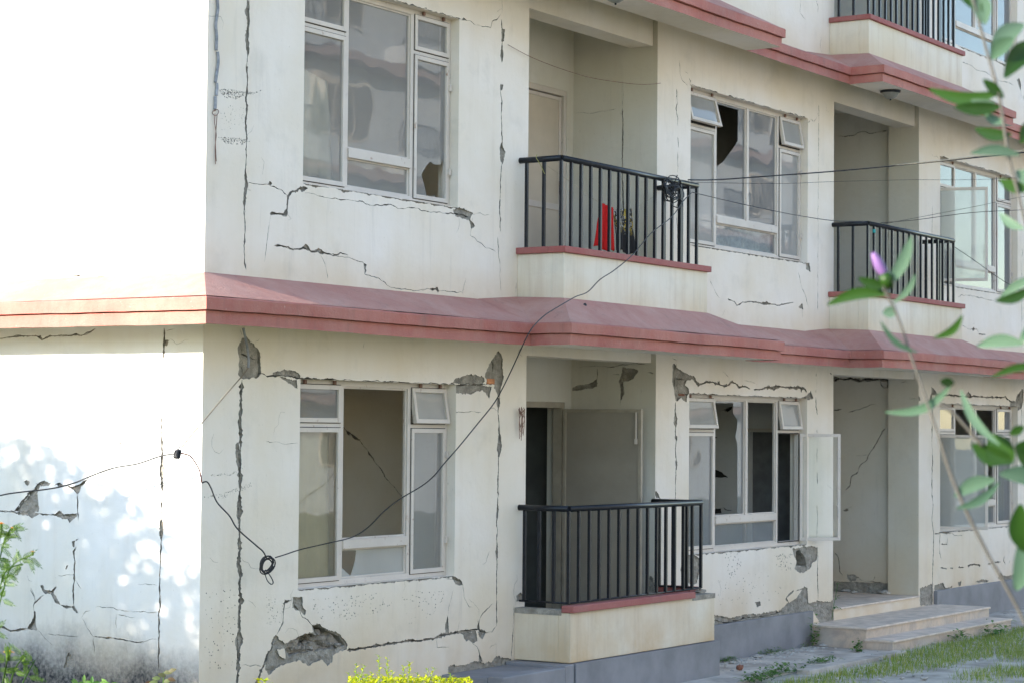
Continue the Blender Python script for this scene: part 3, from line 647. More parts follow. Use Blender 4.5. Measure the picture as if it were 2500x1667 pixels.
# recess walls
RD = .938
def panelX(X, tom=None): return Panel(lambda u, v, d: Vector((X + d, u, v)), lambda px, py: (atx(px, py, X).y, atx(px, py, X).z))
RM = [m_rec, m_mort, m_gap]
g = panelX(6.518)
g.patch('E', [(695, 590), (740, 570), (830, 560), (920, 530), (975, 485), (985, 540), (980, 575), (930, 600), (820, 610), (695, 628)])
g.patch('E', [(1265, 360), (1340, 362), (1420, 385), (1450, 400), (1420, 440), (1400, 480), (1340, 510), (1285, 525), (1280, 600), (1290, 650), (1265, 700), (1245, 750), (1250, 640), (1228, 520), (1255, 450)])
g.crk('E', [(975, 370), (980, 420), (972, 490)], 9); g.crk('E', [(1248, 740), (1250, 800)], 7); g.crk('E', [(1270, 370), (1265, 500), (1255, 640), (1248, 740)], 8)
g.crk('E', [(760, 350), (1000, 350), (1180, 352), (1270, 325), (1400, 320), (1560, 330)], 4); g.crk('E', [(1560, 415), (1610, 430), (1645, 432)], 9); g.crk('E', [(1160, 435), (1220, 430), (1235, 460)], 5)
g.patch('F', [(1165, 760), (1180, 720), (1210, 740), (1210, 860), (1170, 850)])
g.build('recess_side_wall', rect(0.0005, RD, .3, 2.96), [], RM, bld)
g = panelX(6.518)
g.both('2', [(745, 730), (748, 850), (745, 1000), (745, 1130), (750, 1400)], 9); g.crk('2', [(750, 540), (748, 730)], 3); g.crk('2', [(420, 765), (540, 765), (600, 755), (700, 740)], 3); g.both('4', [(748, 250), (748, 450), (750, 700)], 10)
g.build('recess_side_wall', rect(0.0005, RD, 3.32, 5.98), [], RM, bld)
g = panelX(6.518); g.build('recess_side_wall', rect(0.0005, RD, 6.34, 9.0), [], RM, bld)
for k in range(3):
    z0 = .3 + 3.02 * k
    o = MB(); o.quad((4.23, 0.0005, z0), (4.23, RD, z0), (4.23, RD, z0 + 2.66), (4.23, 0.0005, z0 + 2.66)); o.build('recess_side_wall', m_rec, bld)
# back wall with door opening
DX = (5.42, 6.40)
for k in range(3):
    z0 = .3 + 3.02 * k; zh = 2.33 + 3.02 * k
    p = Panel(lambda u, v, d: Vector((u, RD + d, v)), None)
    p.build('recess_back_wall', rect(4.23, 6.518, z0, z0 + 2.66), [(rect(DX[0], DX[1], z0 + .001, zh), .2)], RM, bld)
    d = MB(); y0 = RD + .005
    d.box(DX[0], DX[0] + .05, y0, y0 + .1, z0, zh); d.box(DX[1] - .05, DX[1], y0, y0 + .1, z0, zh); d.box(DX[0] + .05, DX[1] - .05, y0, y0 + .1, zh - .055, zh)
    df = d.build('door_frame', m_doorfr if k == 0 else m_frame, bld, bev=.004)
    # leaf
    L = DX[1] - DX[0] - .11
    if k == 0: Mx = Matrix.Translation((6.375, RD + .0, 0)) @ Matrix.Rotation(R(-90), 4, 'Z')   # swung out flat along the side wall
    else: Mx = Matrix.Translation((DX[0] + .055, RD + .03, 0))
    leaf = MB(); zb, zt = z0 + .02, zh - .065
    leaf.box(.035, L - .035, .012, .022, zb + .03, zt - .03, 0, Mx)
    if k == 0:
        Mx = Matrix.Translation((6.345, RD - .01, 0)) @ Matrix(((0, 1, 0, 0), (-1, 0, 0, 0), (0, 0, 1, 0), (0, 0, 0, 1)))
        leaf = MB(); leaf.box(.035, L - .035, .012, .022, zb + .03, zt - .03, 0, Mx)
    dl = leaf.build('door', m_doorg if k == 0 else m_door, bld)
    st = MB()
    for a in ((0, .035), (L - .035, L)): st.box(a[0], a[1], 0, .034, zb, zt, 0, Mx)
    st.box(.035, L - .035, 0, .034, zt - .035, zt, 0, Mx); st.box(.035, L - .035, 0, .034, zb, zb + .035, 0, Mx)
    st.box(.035, L - .035, 0, .0115, z0 + .86, z0 + .92, 0, Mx) if k else None
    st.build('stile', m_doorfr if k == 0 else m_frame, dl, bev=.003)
    bo = MB()
    if k == 0:
        bo.box(L - .06, L - .045, -.012, 0, zt - .32, zt - .03, 0, Mx); bo.box(L - .066, L - .039, -.016, -.0, zt - .33, zt - .28, 0, Mx)
        bo.build('bolt', m_frame, dl)
    else:
        bo.tube([Mx @ Vector((L - .07, -.03, z0 + 1.02)), Mx @ Vector((L - .07, -.03, z0 + 1.14))], .008); bo.build('handle', m_rust, dl)
# recess 2: short pier side wall, deep side wall and back
g = panelX(12.955)
g.patch('H', [(1395, 640), (1420, 650), (1595, 665), (1597, 740), (1385, 720)], 1, .004) if False else None
g.crk('I', [(1060, 355), (1120, 345), (1145, 365)], 6); g.crk('I', [(1150, 490), (1160, 525), (1240, 525)], 3)
g.build('recess_side_wall', rect(0.0005, .39, .12, 2.96), [], RM, bld)
for k in (1, 2):
    o = MB(); o.quad((12.955, 0.0005, .3 + 3.02 * k), (12.955, .39, .3 + 3.02 * k), (12.955, .39, 2.96 + 3.02 * k), (12.955, 0.0005, 2.96 + 3.02 * k)); o.build('recess_side_wall', m_rec, bld)
o = MB(); o.quad((12.955, .39, .12), (13.05, .39, .12), (13.05, .39, 9), (12.955, .39, 9)); o.build('pier_return', m_rec, bld)
g = panelX(13.05)
g.both('I', [(355, 640), (400, 638), (450, 635)], 22); g.crk('I', [(520, 670), (600, 640), (700, 610), (770, 575), (815, 592)], 5)
g.crk('I', [(905, 830), (870, 870), (825, 960), (780, 1030), (730, 1110), (715, 1160), (640, 1210), (615, 1290), (545, 1340), (535, 1430), (480, 1475)], 9)
g.crk('I', [(730, 1112), (680, 1105), (600, 1120)], 3); g.both('I', [(350, 345), (400, 315), (460, 322), (540, 310), (600, 325), (640, 335), (700, 318), (780, 325), (840, 322), (940, 325)], 42, .4)
g.patch('I', [(840, 322), (938, 322), (938, 410), (920, 405), (925, 345), (870, 340)]); g.both('I', [(850, 340), (860, 385), (900, 410), (935, 412)], 10)
g.patch('I', [(500, 325), (540, 300), (575, 325)]); g.patch('I', [(680, 325), (720, 345), (770, 315), (720, 308)])
g.both('H', [(990, 425), (1020, 470), (1030, 570), (1050, 600)], 9); g.patch('H', [(1080, 590), (1130, 592), (1170, 612), (1150, 620), (1140, 640), (1100, 642), (1085, 620)]); g.crk('H', [(1165, 615), (1200, 640), (1260, 640), (1300, 650), (1340, 648)], 7); g.crk('H', [(1285, 600), (1270, 632)], 5)
g.patch('H', [(1055, 130), (1090, 120), (1095, 135), (1060, 138)]); g.crk('H', [(1085, 118), (1120, 98), (1115, 130)], 3)
g.patch('H', [(985, 640), (1390, 655), (1390, 730), (985, 730)], 1, .003)
g.build('recess_side_wall', rect(.39, 3.4, .12, 2.96), [], [m_int, m_mort, m_gap], bld)
g = panelX(13.05); g.crk('3', [(550, 1305), (640, 1310), (720, 1300), (780, 1265), (830, 1260), (870, 1280), (1000, 1258), (1050, 1255)], 7)
g.build('recess_side_wall', rect(.39, 3.4, 3.32, 5.98), [], [m_int, m_mort, m_gap], bld)
o = MB(); o.quad((13.05, .39, 6.34), (13.05, 3.4, 6.34), (13.05, 3.4, 9), (13.05, .39, 9)); o.build('recess_side_wall', m_int, bld)
o = MB(); o.quad((10.53, 3.4, .12), (13.05, 3.4, .12), (13.05, 3.4, 9), (10.53, 3.4, 9)); o.quad((10.53, .0005, .12), (10.53, 3.4, .12), (10.53, 3.4, 9), (10.53, .0005, 9)); o.build('recess_back_wall', m_int, bld)
# --- rooms: partitions
for k in range(2):
    z0, z1 = .3 + 3.02 * k, 2.955 + 3.02 * k
    p = panelX(3.9)
    if k == 0:
        p.crk('C', [(645, 890), (700, 970), (780, 1040), (830, 1060), (930, 1200), (1080, 1430), (1130, 1480), (1250, 1600)], 8); p.patch('C', [(700, 970), (740, 1000), (735, 1020), (715, 1010)], 2); p.both('C', [(750, 1005), (790, 1045), (835, 1060)], 14)
    p.build('room_partition', rect(.2, 5, z0, z1), [], [m_int, m_mort, m_gap], bld)
    p = panelX(10.1)
    if k == 0:
        p.patch('G', [(620, 640), (660, 615), (700, 600), (745, 590), (720, 625), (690, 650), (665, 635)], 2); p.patch('G', [(540, 1195), (600, 1205), (650, 1230), (695, 1275), (620, 1275), (540, 1270)], 2); p.patch('G', [(545, 870), (570, 845), (570, 880), (595, 890), (570, 908), (545, 900)], 2)
        p.patch('F', [(1670, 200), (1740, 190), (1745, 230), (1670, 240)], 2); p.both('F', [(1755, 180), (1775, 205), (1830, 215)], 9)
    hs = [(rect(.22, .83, z0 + .002, 2.06), .12)] if k == 0 else []
    p.build('room_partition', rect(.2, 5, z0, z1), hs, [m_int, m_mort, m_gap], bld)
    for (xa, ya, xb, yb) in ((.04, .2, .04, 5), (6.6, .2, 6.6, 1.1), (13.12, .2, 13.12, 5), (4.15, 1.14, 4.15, 5), (6.6, 3.6, 8.0, 3.6), (6.63, 1.14, 6.63, 5), (17.0, .2, 17.0, 5)):
        o = MB(); o.quad((xa, ya, z0), (xb, yb, z0), (xb, yb, z1), (xa, ya, z1)); o.build('room_wall', m_hall if xa in (4.15, 6.63) or ya == 3.6 else m_int, bld)  # hall partitions take the dark colour so the doorway looks unlit
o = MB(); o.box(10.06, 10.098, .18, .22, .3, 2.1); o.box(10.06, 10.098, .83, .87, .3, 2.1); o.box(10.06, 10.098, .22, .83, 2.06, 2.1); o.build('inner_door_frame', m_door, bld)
o = MB(); o.box(10.225, 10.24, .2, .9, .3, 2.1); o.build('doorway_dark_sheet', m_dark, bld)  # dark sheet stands in for the unlit corridor beyond

# --- plinths
pl = MB()
pl.box(7.62, 9.93, -.05, .0, -.5, .145); pl.build('plinth', m_plinth, bld, bev=.006)
pl = MB(); pl.box(13.42, XE, -.05, 0, -.5, .165); pl.build('plinth', m_plinth, bld, bev=.006)
pl = MB(); pl.box(2.55, 2.95, -.05, 0, -.5, .02); pl.build('plinth', m_plinth, bld, bev=.006)
pl = MB(); pl.box(3.93, 4.07, -.60, -.0, -.5, .10); pl.build('plinth_end', m_plinth, bld, bev=.01)
# --- balconies
YB = -.50
def balcony(X0, X1, z0, zt, first=False):
    b = MB()
    if first:
        b.box(X0, X1, YB - .06, YB + .06, .105, .525); b.box(X0, X0 + .12, YB + .06, -.0005, .105, .525); b.box(X1 - .12, X1, YB + .06, -.0005, .105, .525)
        b.box(X0 + .12, X1 - .12, YB + .06, .9, .12, .30)
    else:
        b.box(X0, X1, YB + .03, YB + .15, z0, zt - .055); b.box(X0, X0 + .12, YB + .15, -.0005, z0, zt - .055); b.box(X1 - .12, X1, YB + .15, -.0005, z0, zt - .055)
        b.box(X0 + .12, X1 - .12, YB + .15, .05, z0 + .02, z0 + .28)
    bo = b.build('balcony_parapet', m_par, bld, bev=.006)
    c = MB()
    if first:
        c.box(X0 - .02, 6.22, YB - .10, YB + .02, .527, .585); bo2 = c.build('coping', m_cop, bo, bev=.006)
        c = MB(); c.box(X1 - .15, X1 + .01, YB + .12, -.02, .527, .60); c.build('coping', m_cop, bo, bev=.006)
        c = MB(); c.box(X0 - .004, X0 + .125, YB + .03, -.002, .50, .545); c.build('coping_mortar', m_mort, bo); c = MB(); c.box(6.23, X1 + .004, YB - .064, YB + .064, .50, .545); c.build('coping_mortar', m_mort, bo)
        pp = MB(); pp.box(X0 + .03, X1 + .03, YB - .10, YB - .001, -.5, .10); pp.box(X0 + .03, X1 + .03, YB, 0, -.5, .10); pp.build('balcony_plinth', m_plinth, bo)
        pp = MB(); pp.box(2.98, 3.93, -.60, -.45, -.5, .085); pp.box(2.98, 3.93, -.448, -.002, -.5, .07); pp.build('plinth_block', m_plinth, bo, bev=.01)
    else:
        c.box(X0 - .03, X1 + .03, YB, YB + .17, zt - .055, zt); c.box(X0 - .03, X0 + .14, YB + .17, -.0008, zt - .055, zt); c.box(X1 - .14, X1 + .03, YB + .17, -.0008, zt - .055, zt)
        c.build('coping', m_cop, bo, bev=.006)
    return bo
def railing(X0, X1, y, zb, zt, nf, side_gap=.155, bottom=False):
    r = MB(); rr = .026
    pts = [(X0, .02, zt), (X0, y, zt), (X1, y, zt), (X1, .02, zt)]
    for i in range(3): r.tube([pts[i], pts[i + 1]], rr, 14)
    if bottom:
        q = [(X0, -.01, zb), (X0, y, zb), (X1, y, zb), (X1, -.01, zb)]
        for i in range(3): r.tube([q[i], q[i + 1]], .009, 6)
    ro = r.build('balcony_railing', m_rail, bld, smooth=False)
    for p in ro.data.polygons:
        if len(p.vertices) == 4: p.use_smooth = True
    h = .0125
    def bal(x, yy):
        b = MB(); b.box(x - h, x + h, yy - h, yy + h, zb, zt - .015)
        b.build('baluster', m_rail, ro)
    for i in range(nf): bal(X0 + (X1 - X0) * i / (nf - 1) + random.uniform(-.004, .004), y)
    s = int(abs(y) / side_gap)
    for i in range(1, s + 1):
        yy = y + i * (abs(y) / (s + .4))
        bal(X0, yy); bal(X1, yy)
    b = MB(); b.box(X1 - .03, X1 + .03, y + .16, y + .19, zb, zt - .015); b.build('baluster', m_rail, ro)
    return ro
balcony(4.07, 6.67, 0, .58, True)
railing(4.13, 6.50, -.50, .60, 1.395, 15, bottom=True)
balcony(4.07, 6.665, 3.02, 3.615)
railing(4.10, 6.54, -.42, 3.61, 4.37, 16)
balcony(10.41, 13.15, 3.02, 3.60)
railing(10.50, 13.00, -.42, 3.59, 4.345, 16)
balcony(10.41, 13.15, 6.0, 6.63)
railing(10.50, 13.00, -.42, 6.62, 7.40, 17)
balcony(4.07, 6.665, 6.0, 6.63); railing(4.10, 6.54, -.42, 6.62, 7.40, 16)

# --- concrete ledges
def sweep(path, prof, mat, name, parent, closed=False):
    """path: plan points left to right (outward on the right-hand side when travelling), prof: (out, z)"""
    n = len(path); norms = []
    P = [Vector(p) for p in path]
    segn = []
    for i in range(n - 1):
        d = (P[i + 1] - P[i]).normalized(); segn.append(Vector((d.y, -d.x)))
    rows = []
    for i in range(n):
        if i == 0: o = segn[0]
        elif i == n - 1: o = segn[-1]
        else:
            a, b = segn[i - 1], segn[i]; s = a + b; o = s / max(.3, s.dot(a)) if s.length > 1e-6 else a
        rows.append(o)
    b = MB(); k = len(prof)
    for i in range(n):
        for (out, z) in prof: q = P[i] + rows[i] * out; b.v.append((q.x, q.y, z))
    for i in range(n - 1):
        for j in range(k - 1): b.f.append([i * k + j, i * k + j + 1, (i + 1) * k + j + 1, (i + 1) * k + j]); b.mi.append(0)
    return b.build(name, mat, parent)
O1, O2 = -.45, -.83
BUMPS = ((3.59, 7.50), (9.95, 13.9))
for k in range(2):
    dz = 3.04 * k; zb = 2.755 + dz
    path = [(-.5, 5.5), (-.5, O1), (3.59, O1), (3.59, O2), (7.5, O2), (7.5, O1), (9.95, O1), (9.95, O2), (13.9, O2), (13.9, O1), (XE + .4, O1)]
    # subdivide long runs a little for slight unevenness
    full = []
    for i in range(len(path) - 1):
        a = Vector(path[i]); b_ = Vector(path[i + 1]); L = (b_ - a).length; m_ = max(1, int(L / .09))
        for j in range(m_): full.append(tuple(a + (b_ - a) * j / m_))
    full.append(path[-1])
    prof = [(0, zb), (0, zb + .086), (-.02, zb + .087), (-.02, zb + .093), (.028, zb + .094), (.030, zb + .172), (.022, zb + .182), (-.03, zb + .190)]
    led = sweep(full, prof, m_red, 'concrete_ledge', bld)
    for v in led.data.vertices:
        s = noise.noise(Vector((v.co.x * .8, v.co.y * .8, k * 5))) * .007; q = Vector((v.co.x * 5, v.co.y * 5, v.co.z * 9)); s += noise.noise(q) * .004 + noise.noise(q * 4) * .0022; v.co.z += s; v.co.y += noise.noise(q + Vector((9, 0, 0))) * .004
    sv = MB(); zt = zb + .188; zw = 3.145 + dz * .995; zs = 2.95 + dz; e = .03
    # roof slopes
    def rq(*p): sv.add(p, [tuple(range(len(p)))])
    rq((-.5 - .0, 9.5, zt), (0, 5.5, zw), (0, 0, zw), (-.5, O1, zt))
    rq((-.5, O1, zt), (0, 0, zw), (XE + .4, 0, zw), (XE + .4, O1, zt))
    for (a, b_), (p0, p1) in zip(BUMPS, ((4.07, 6.67), (10.41, 13.15))):
        A = (a, O1 + .0, zt + .001); B = (a, O2, zt + .001); C3 = (p0, YB + .03, zw + .03); D = (p0 - .02, 0, zw + .05)
        rq(A, B, C3, D); rq(B, (b_, O2, zt + .001), (p1, YB + .03, zw + .03), C3)
        rq((b_, O2, zt + .001), (b_, O1, zt + .001), (p1 + .02, 0, zw + .05), (p1, YB + .03, zw + .03)); rq(A, D, (p0 - .6, 0, zw + .002)); rq((b_, O1, zt + .001), (p1 + .5, 0, zw + .002), (p1 + .02, 0, zw + .05))
    top = sv.build('ledge_slope', m_redtop, led)
    so_ = MB()
    so_.quad((-.5, 5.5, zb + .002), (0, 5.5, zs), (0, 0, zs), (-.5, O1, zb + .002)); so_.quad((-.5, O1, zb + .002), (0, 0, zs), (XE + .4, 0, zs), (XE + .4, O1, zb + .002))
    for a, b_ in BUMPS: so_.quad((a, O1, zb + .002), (b_, O1, zb + .002), (b_, O2, zb + .002), (a, O2, zb + .002))
    so_.build('soffit', m_wall, led)

# --- windows
def bars(mb, x0, x1, z0, z1, w, y0, y1, M=None):
    mb.box(x0, x0 + w, y0, y1, z0, z1, 0, M); mb.box(x1 - w, x1, y0, y1, z0, z1, 0, M)
    mb.box(x0 + w, x1 - w, y0, y1, z0, z0 + w, 0, M); mb.box(x0 + w, x1 - w, y0, y1, z1 - w, z1, 0, M)
def pane_mesh(x0, x1, z0, z1, y, hole=None, M=None):
    mb = MB(); T = M or Matrix.Identity(4)
    if not hole: mb.quad(*[T @ Vector(p) for p in ((x0, y, z0), (x1, y, z0), (x1, y, z1), (x0, y, z1))])
    else:
        outer = rect(x0, x1, z0, z1); vs = []; es = []
        for lp in (outer, hole):
            b = len(vs); vs += [Vector(q) for q in lp]; es += [(b + i, b + (i + 1) % len(lp)) for i in range(len(lp))]
        ov, oe, of, *_ = delaunay_2d_cdt(vs, es, [], 0, 1e-5, False)
        mb.v = [tuple(T @ Vector((q[0], y, q[1]))) for q in ov]
        for f in of:
            cx = sum(ov[i][0] for i in f) / 3; cz = sum(ov[i][1] for i in f) / 3
            if nonzero(outer, cx, cz) and not nonzero(hole, cx, cz): mb.f.append(list(f)); mb.mi.append(0)
    return mb
Y0, Y1 = .085, .135
def window(label, xl, xr, z0, z1, mull, cells, ztr, zlow, kind):
    """mull: x of mullions; frame mesh + sashes + panes"""
    fb = MB(); w = .045
    bars(fb, xl, xr, z0, z1, w, Y0, Y1)
    full = [mull[0], mull[-1]]
    for x in full: fb.box(x - .026, x + .026, Y0 + .001, Y1 - .001, z0 + w, z1 - w)
    fb.box(xl + w, mull[0] - .026, Y0 + .002, Y1 - .002, ztr - .026, ztr + .026); fb.box(mull[-1] + .026, xr - w, Y0 + .002, Y1 - .002, ztr - .026, ztr + .026)
    fb.box(mull[0] + .026, mull[-1] - .026, Y0 - .012, Y1 - .003, zlow - .036, zlow + .036)
    if len(mull) == 3: fb.box(mull[1] - .026, mull[1] + .026, Y0 + .001, Y1 - .001, zlow + .036, z1 - w)
    # glazing beads round the centre lights
    cl = mull if len(mull) == 3 else [mull[0], mull[-1]]
    for i in range(len(cl) - 1): bars(fb, cl[i] + .026, cl[i + 1] - .026, zlow + .036, z1 - w, .014, Y0 + .014, Y1 - .012)
    bars(fb, mull[0] + .026, mull[-1] - .026, z0 + w, zlow - .036, .014, Y0 + .014, Y1 - .012)
    fo = fb.build('window', m_frame, bld, bev=.003); fo['label'] = label
    for c in cells:
        typ, x0, x1, a, b = c[:5]; op = c[5] if len(c) > 5 else {}
        if typ == 'fixed':
            if op.get('none'): continue
            for i in ([0] if True else []):
                pm = pane_mesh(x0, x1, a, b, .112, op.get('hole')); pm.build('glass_pane', op.get('mat', m_glass), fo)
        else:
            sb = MB(); M = None
            if typ == 'vent':
                ang = R(op.get('ang', 0)); M = Matrix.Translation((0, Y0 - .006, b)) @ Matrix.Rotation(-ang, 4, 'X') @ Matrix.Translation((0, -Y0 + .006, -b))
            elif typ == 'case':
                ang = R(op.get('ang', 0)); hx = x1 if op.get('hinge') == 'r' else x0; sg = 1 if op.get('hinge') == 'r' else -1
                M = Matrix.Translation((hx, Y0 - .006, 0)) @ Matrix.Rotation(sg * ang, 4, 'Z') @ Matrix.Translation((-hx, -Y0 + .006, 0))
            ww = .034
            bars(sb, x0, x1, a, b, ww, Y0 - .012, Y0 + .022, M)
            sb.mi = [0] * len(sb.f)
            gk = MB(); bars(gk, x0 - .006, x1 + .006, a - .006, b + .006, .012, Y0 - .0035, Y0 + .004); sb.add(gk.v, gk.f, 1)
            s = sb.build('sash', [m_frame, m_gap], fo, bev=.002)
            if typ == 'vent':
                for hx_ in (x0 + .1, x1 - .1): hb = MB(); hb.box(hx_ - .012, hx_ + .012, Y0 - .03, Y0 - .012, b + .005, b + .035); hb.build('hinge', m_rust, fo)
            elif not op.get('ang'):
                hx_ = x1 if op.get('hinge') == 'r' else x0
                for q in (.22, .82): hb = MB(); zq = a + (b - a) * q; hb.box(hx_ - .012, hx_ + .016, Y0 - .03, Y0 - .012, zq - .025, zq + .025); hb.build('hinge', m_frame, fo)
            if op.get('ang', 0) > 30:
                hb = MB(); T = M; xx = x0 + .05 if op.get('hinge') == 'r' else x1 - .05
                zc = a + (b - a) * .27
                hb.tube([T @ Vector((xx, Y0 + .03, zc - .07)), T @ Vector((xx, Y0 + .06, zc - .05)), T @ Vector((xx, Y0 + .06, zc + .05)), T @ Vector((xx, Y0 + .03, zc + .07))], .006); hb.build('handle', m_frame, fo)
            if not op.get('none'):
                pane_mesh(x0 + ww, x1 - ww, a + ww, b - ww, Y0 + .006, op.get('hole'), M).build('glass_pane', op.get('mat', m_glass), fo)
    return fo
def hole_px(t, pts, y=.112):
    return [(at(px, py, y).x, at(px, py, y).z) for px, py in zz(t, pts)]
def w3col(label, dz, m1, m2, o):
    xl, xr = W1; z0, z1 = .86 + dz, 2.425 + dz; w = .045; zt = 2.082 + dz; zl = 1.167 + dz
    a, b = xl + w - .008, m1 - .02; c, d = m2 + .02, xr - w + .008
    cells = [('vent', a, b, zt + .02, z1 - w + .008, o.get('vl', {})), ('case', a, b, z0 + w - .008, zt - .02, o.get('cl', {'hinge': 'l'})),
             ('vent', c, d, zt + .02, z1 - w + .008, o.get('vr', {})), ('case', c, d, z0 + w - .008, zt - .02, o.get('cr', {'hinge': 'r'})),
             ('fixed', m1 + .026, m2 - .026, zl + .036, z1 - w, o.get('c', {})), ('fixed', m1 + .026, m2 - .026, z0 + w, zl - .036, o.get('b', {}))]
    return window(label, xl, xr, z0, z1, [m1, m2], cells, zt, zl, 3)
def w4col(label, X, dz, o):
    xl, xr = X; z0, z1 = .86 + dz, 2.425 + dz; w = .045; zt = 2.067 + dz; zl = 1.173 + dz
    s = X[0] - W2[0]; m1, m2, m3 = 7.878 + s, 8.60 + s, 9.31 + s
    a, b = xl + w - .008, m1 - .02; c, d = m3 + .02, xr - w + .008
    cells = [('vent', a, b, zt + .02, z1 - w + .008, o.get('vl', {})), ('case', a, b, z0 + w - .008, zt - .02, o.get('cl', {'hinge': 'l'})),
             ('vent', c, d, zt + .02, z1 - w + .008, o.get('vr', {})), ('case', c, d, z0 + w - .008, zt - .02, o.get('cr', {'hinge': 'r'})),
             ('fixed', m1 + .026, m2 - .026, zl + .036, z1 - w, o.get('c1', {})), ('fixed', m2 + .026, m3 - .026, zl + .036, z1 - w, o.get('c2', {})), ('fixed', m1 + .026, m3 - .026, z0 + w, zl - .036, o.get('b', {}))]
    return window(label, xl, xr, z0, z1, [m1, m2, m3], cells, zt, zl, 4)
w3col('three-light window with an empty middle opening', 0, 1.722, 2.622, {'vr': {'ang': 9, 'mat': m_glassd}, 'vl': {'mat': m_glass}, 'cl': {'hinge': 'l', 'mat': m_glassc}, 'c': {'none': 1},
      'b': {'mat': m_glassd, 'hole': hole_px('D', [(575, 480), (735, 480), (728, 560), (712, 620), (690, 685), (640, 640), (590, 600)])}})
w3col('three-light window with a broken right casement pane', 3.02, 1.735, 2.615, {'cl': {'hinge': 'l', 'mat': m_glass}, 'cr': {'hinge': 'r',
      'hole': [(x, z) for x, z in hole_px('1', [(1690, 1112), (1735, 1115), (1748, 1080), (1765, 1150), (1750, 1380), (1735, 1385), (1700, 1330), (1690, 1318), (1665, 1345), (1640, 1320), (1620, 1240), (1605, 1180), (1640, 1120), (1665, 1095)], Y0)]}})
w4col('four-light window with missing panes and a casement swung wide open', W2, 0, {'vl': {'ang': 10, 'mat': m_glassd}, 'vr': {'ang': 9, 'mat': m_glassd}, 'c1': {'hole': hole_px('G', [(500, 560), (745, 560), (742, 660), (785, 720), (780, 800), (765, 880), (785, 960), (785, 1700), (500, 1700)])}, 'c2': {'none': 1}, 'cr': {'hinge': 'r', 'ang': 143, 'mat': m_glassc}})
w4col('four-light window with a large hole in its middle pane', W2, 3.02, {'vl': {'ang': 15, 'mat': m_glassd}, 'vr': {'ang': 10, 'mat': m_glassd}, 'c1': {'hole': hole_px('2', [(1340, 690), (1526, 745), (1524, 955), (1495, 1000), (1450, 1060), (1425, 1095), (1400, 1115), (1375, 1128), (1340, 1130)])}, 'cl': {'hinge': 'l', 'mat': m_glassd}, 'cr': {'hinge': 'r', 'mat': m_glassd}, 'c2': {}})
w4col('four-light window with its left casement open, behind leaves', W3, 0, {'cl': {'hinge': 'l', 'ang': 72, 'mat': m_glassd}, 'c1': {'hole': [(14.4, 2.0), (14.9, 2.0), (14.9, 2.37), (14.4, 2.37)]}, 'c2': {'none': 1}})
w4col('upper four-light window with its left casement open', W3, 3.02, {'cl': {'hinge': 'l', 'ang': 72, 'mat': m_glassd}, 'c1': {}})
for X in (W2, W3): w4col('top floor window', X, 6.04, {})
w3col('top floor window', 6.04, 1.735, 2.615, {})

# ================================================================== LAMPS
def lamp(loc, label):
    e = empty('ceiling_lamp', loc); tag(e, label, 'lamp', 'dome lamps under the upper ledge')
    b = MB(); n = 24
    def ring(prof, mat, name):
        b = MB()
        for r_, z in prof:
            for k in range(n): a = 2 * math.pi * k / n; b.v.append((loc[0] + r_ * math.cos(a), loc[1] + r_ * math.sin(a), loc[2] + z))
        for i in range(len(prof) - 1):
            for k in range(n): b.f.append([i * n + k, i * n + (k + 1) % n, (i + 1) * n + (k + 1) % n, (i + 1) * n + k]); b.mi.append(0)
        return b.build(name, mat, e, smooth=True)
    ring([(.001, 0), (.105, 0), (.115, -.006), (.112, -.02), (.09, -.03)], m_rail, 'rim')
    ring([(.098, -.022), (.088, -.045), (.066, -.07), (.035, -.088), (.001, -.094)], simple('lamp_glass', (.22, .22, .20), .3, .5), 'shade')
    ring([(.001, -.093), (.010, -.096), (.010, -.105), (.001, -.110)], m_rail, 'finial')
lamp(tuple(atz(2174, 222, 5.797)), 'dome lamp under the upper ledge above the far balcony')
lamp(tuple(atz(1503, -18, 5.797)), 'dome lamp under the upper ledge above the near balcony, cut by the photo top')

# ================================================================== STEPS
m_slabtop = simple('step_stone_top', (.58, .48, .40), .6, .35, .2, 6, .3)
st = empty('entrance_steps', (11.6, -.4, -.22)); tag(st, 'stone-tiled entrance steps leading to the doorway recess', 'steps')
def step(x0, x1, y0, y1, z0, z1):
    b = MB(); b.box(x0, x1, y0, y1, z0, z1 - .022); b.build('riser', m_tile, st)
    b = MB(); b.box(x0 - .012, x1 + .012, y0 - .018, y1, z1 - .022, z1); b.build('tread', m_slabtop, st, bev=.004)
step(10.55, 12.94, .004, 3.38, -.3, .132); step(9.9, 13.5, -.67, 0.0, -.4, .0); step(9.87, 13.38, -.985, -.672, -.4, -.115)

# ================================================================== GROUND
def ground_mat():
    M = NM('soil_ground', .95, .1)
    n1 = M.noise(.8, 8, .65)
    col = M.mix(M.ramp(n1, .42, .58), (.15, .14, .10, 1), (.075, .10, .04, 1))
    col = M.mix(M.ramp(M.noise(14, 6, .7), .45, .65), col, (.12, .12, .08, 1))
    M.col(col); M.bump(M.noise(25, 6, .7), .6, .02); return M.m
gb = MB(); gb.quad((-400, -400, -.24), (400, -400, -.24), (400, 400, -.24), (-400, 400, -.24))
tag(gb.build('ground', ground_mat()), kind='structure')
bg_ = MB(); bg_.quad((4.5, -7, -.236), (26, -7, -.236), (26, -.9, -.236), (4.5, -.9, -.236)); tag(bg_.build('bare_soil', simple('pale_soil', (.40, .375, .33), .95, .1, .28, 3, .8, bd=.02)), kind='structure')
pb = MB(); pb.box(2.0, 9.86, -1.02, .1, -.5, -.222); pb.box(13.5, 40, -1.02, .1, -.5, -.222)
tag(pb.build('path', m_conc), kind='structure')
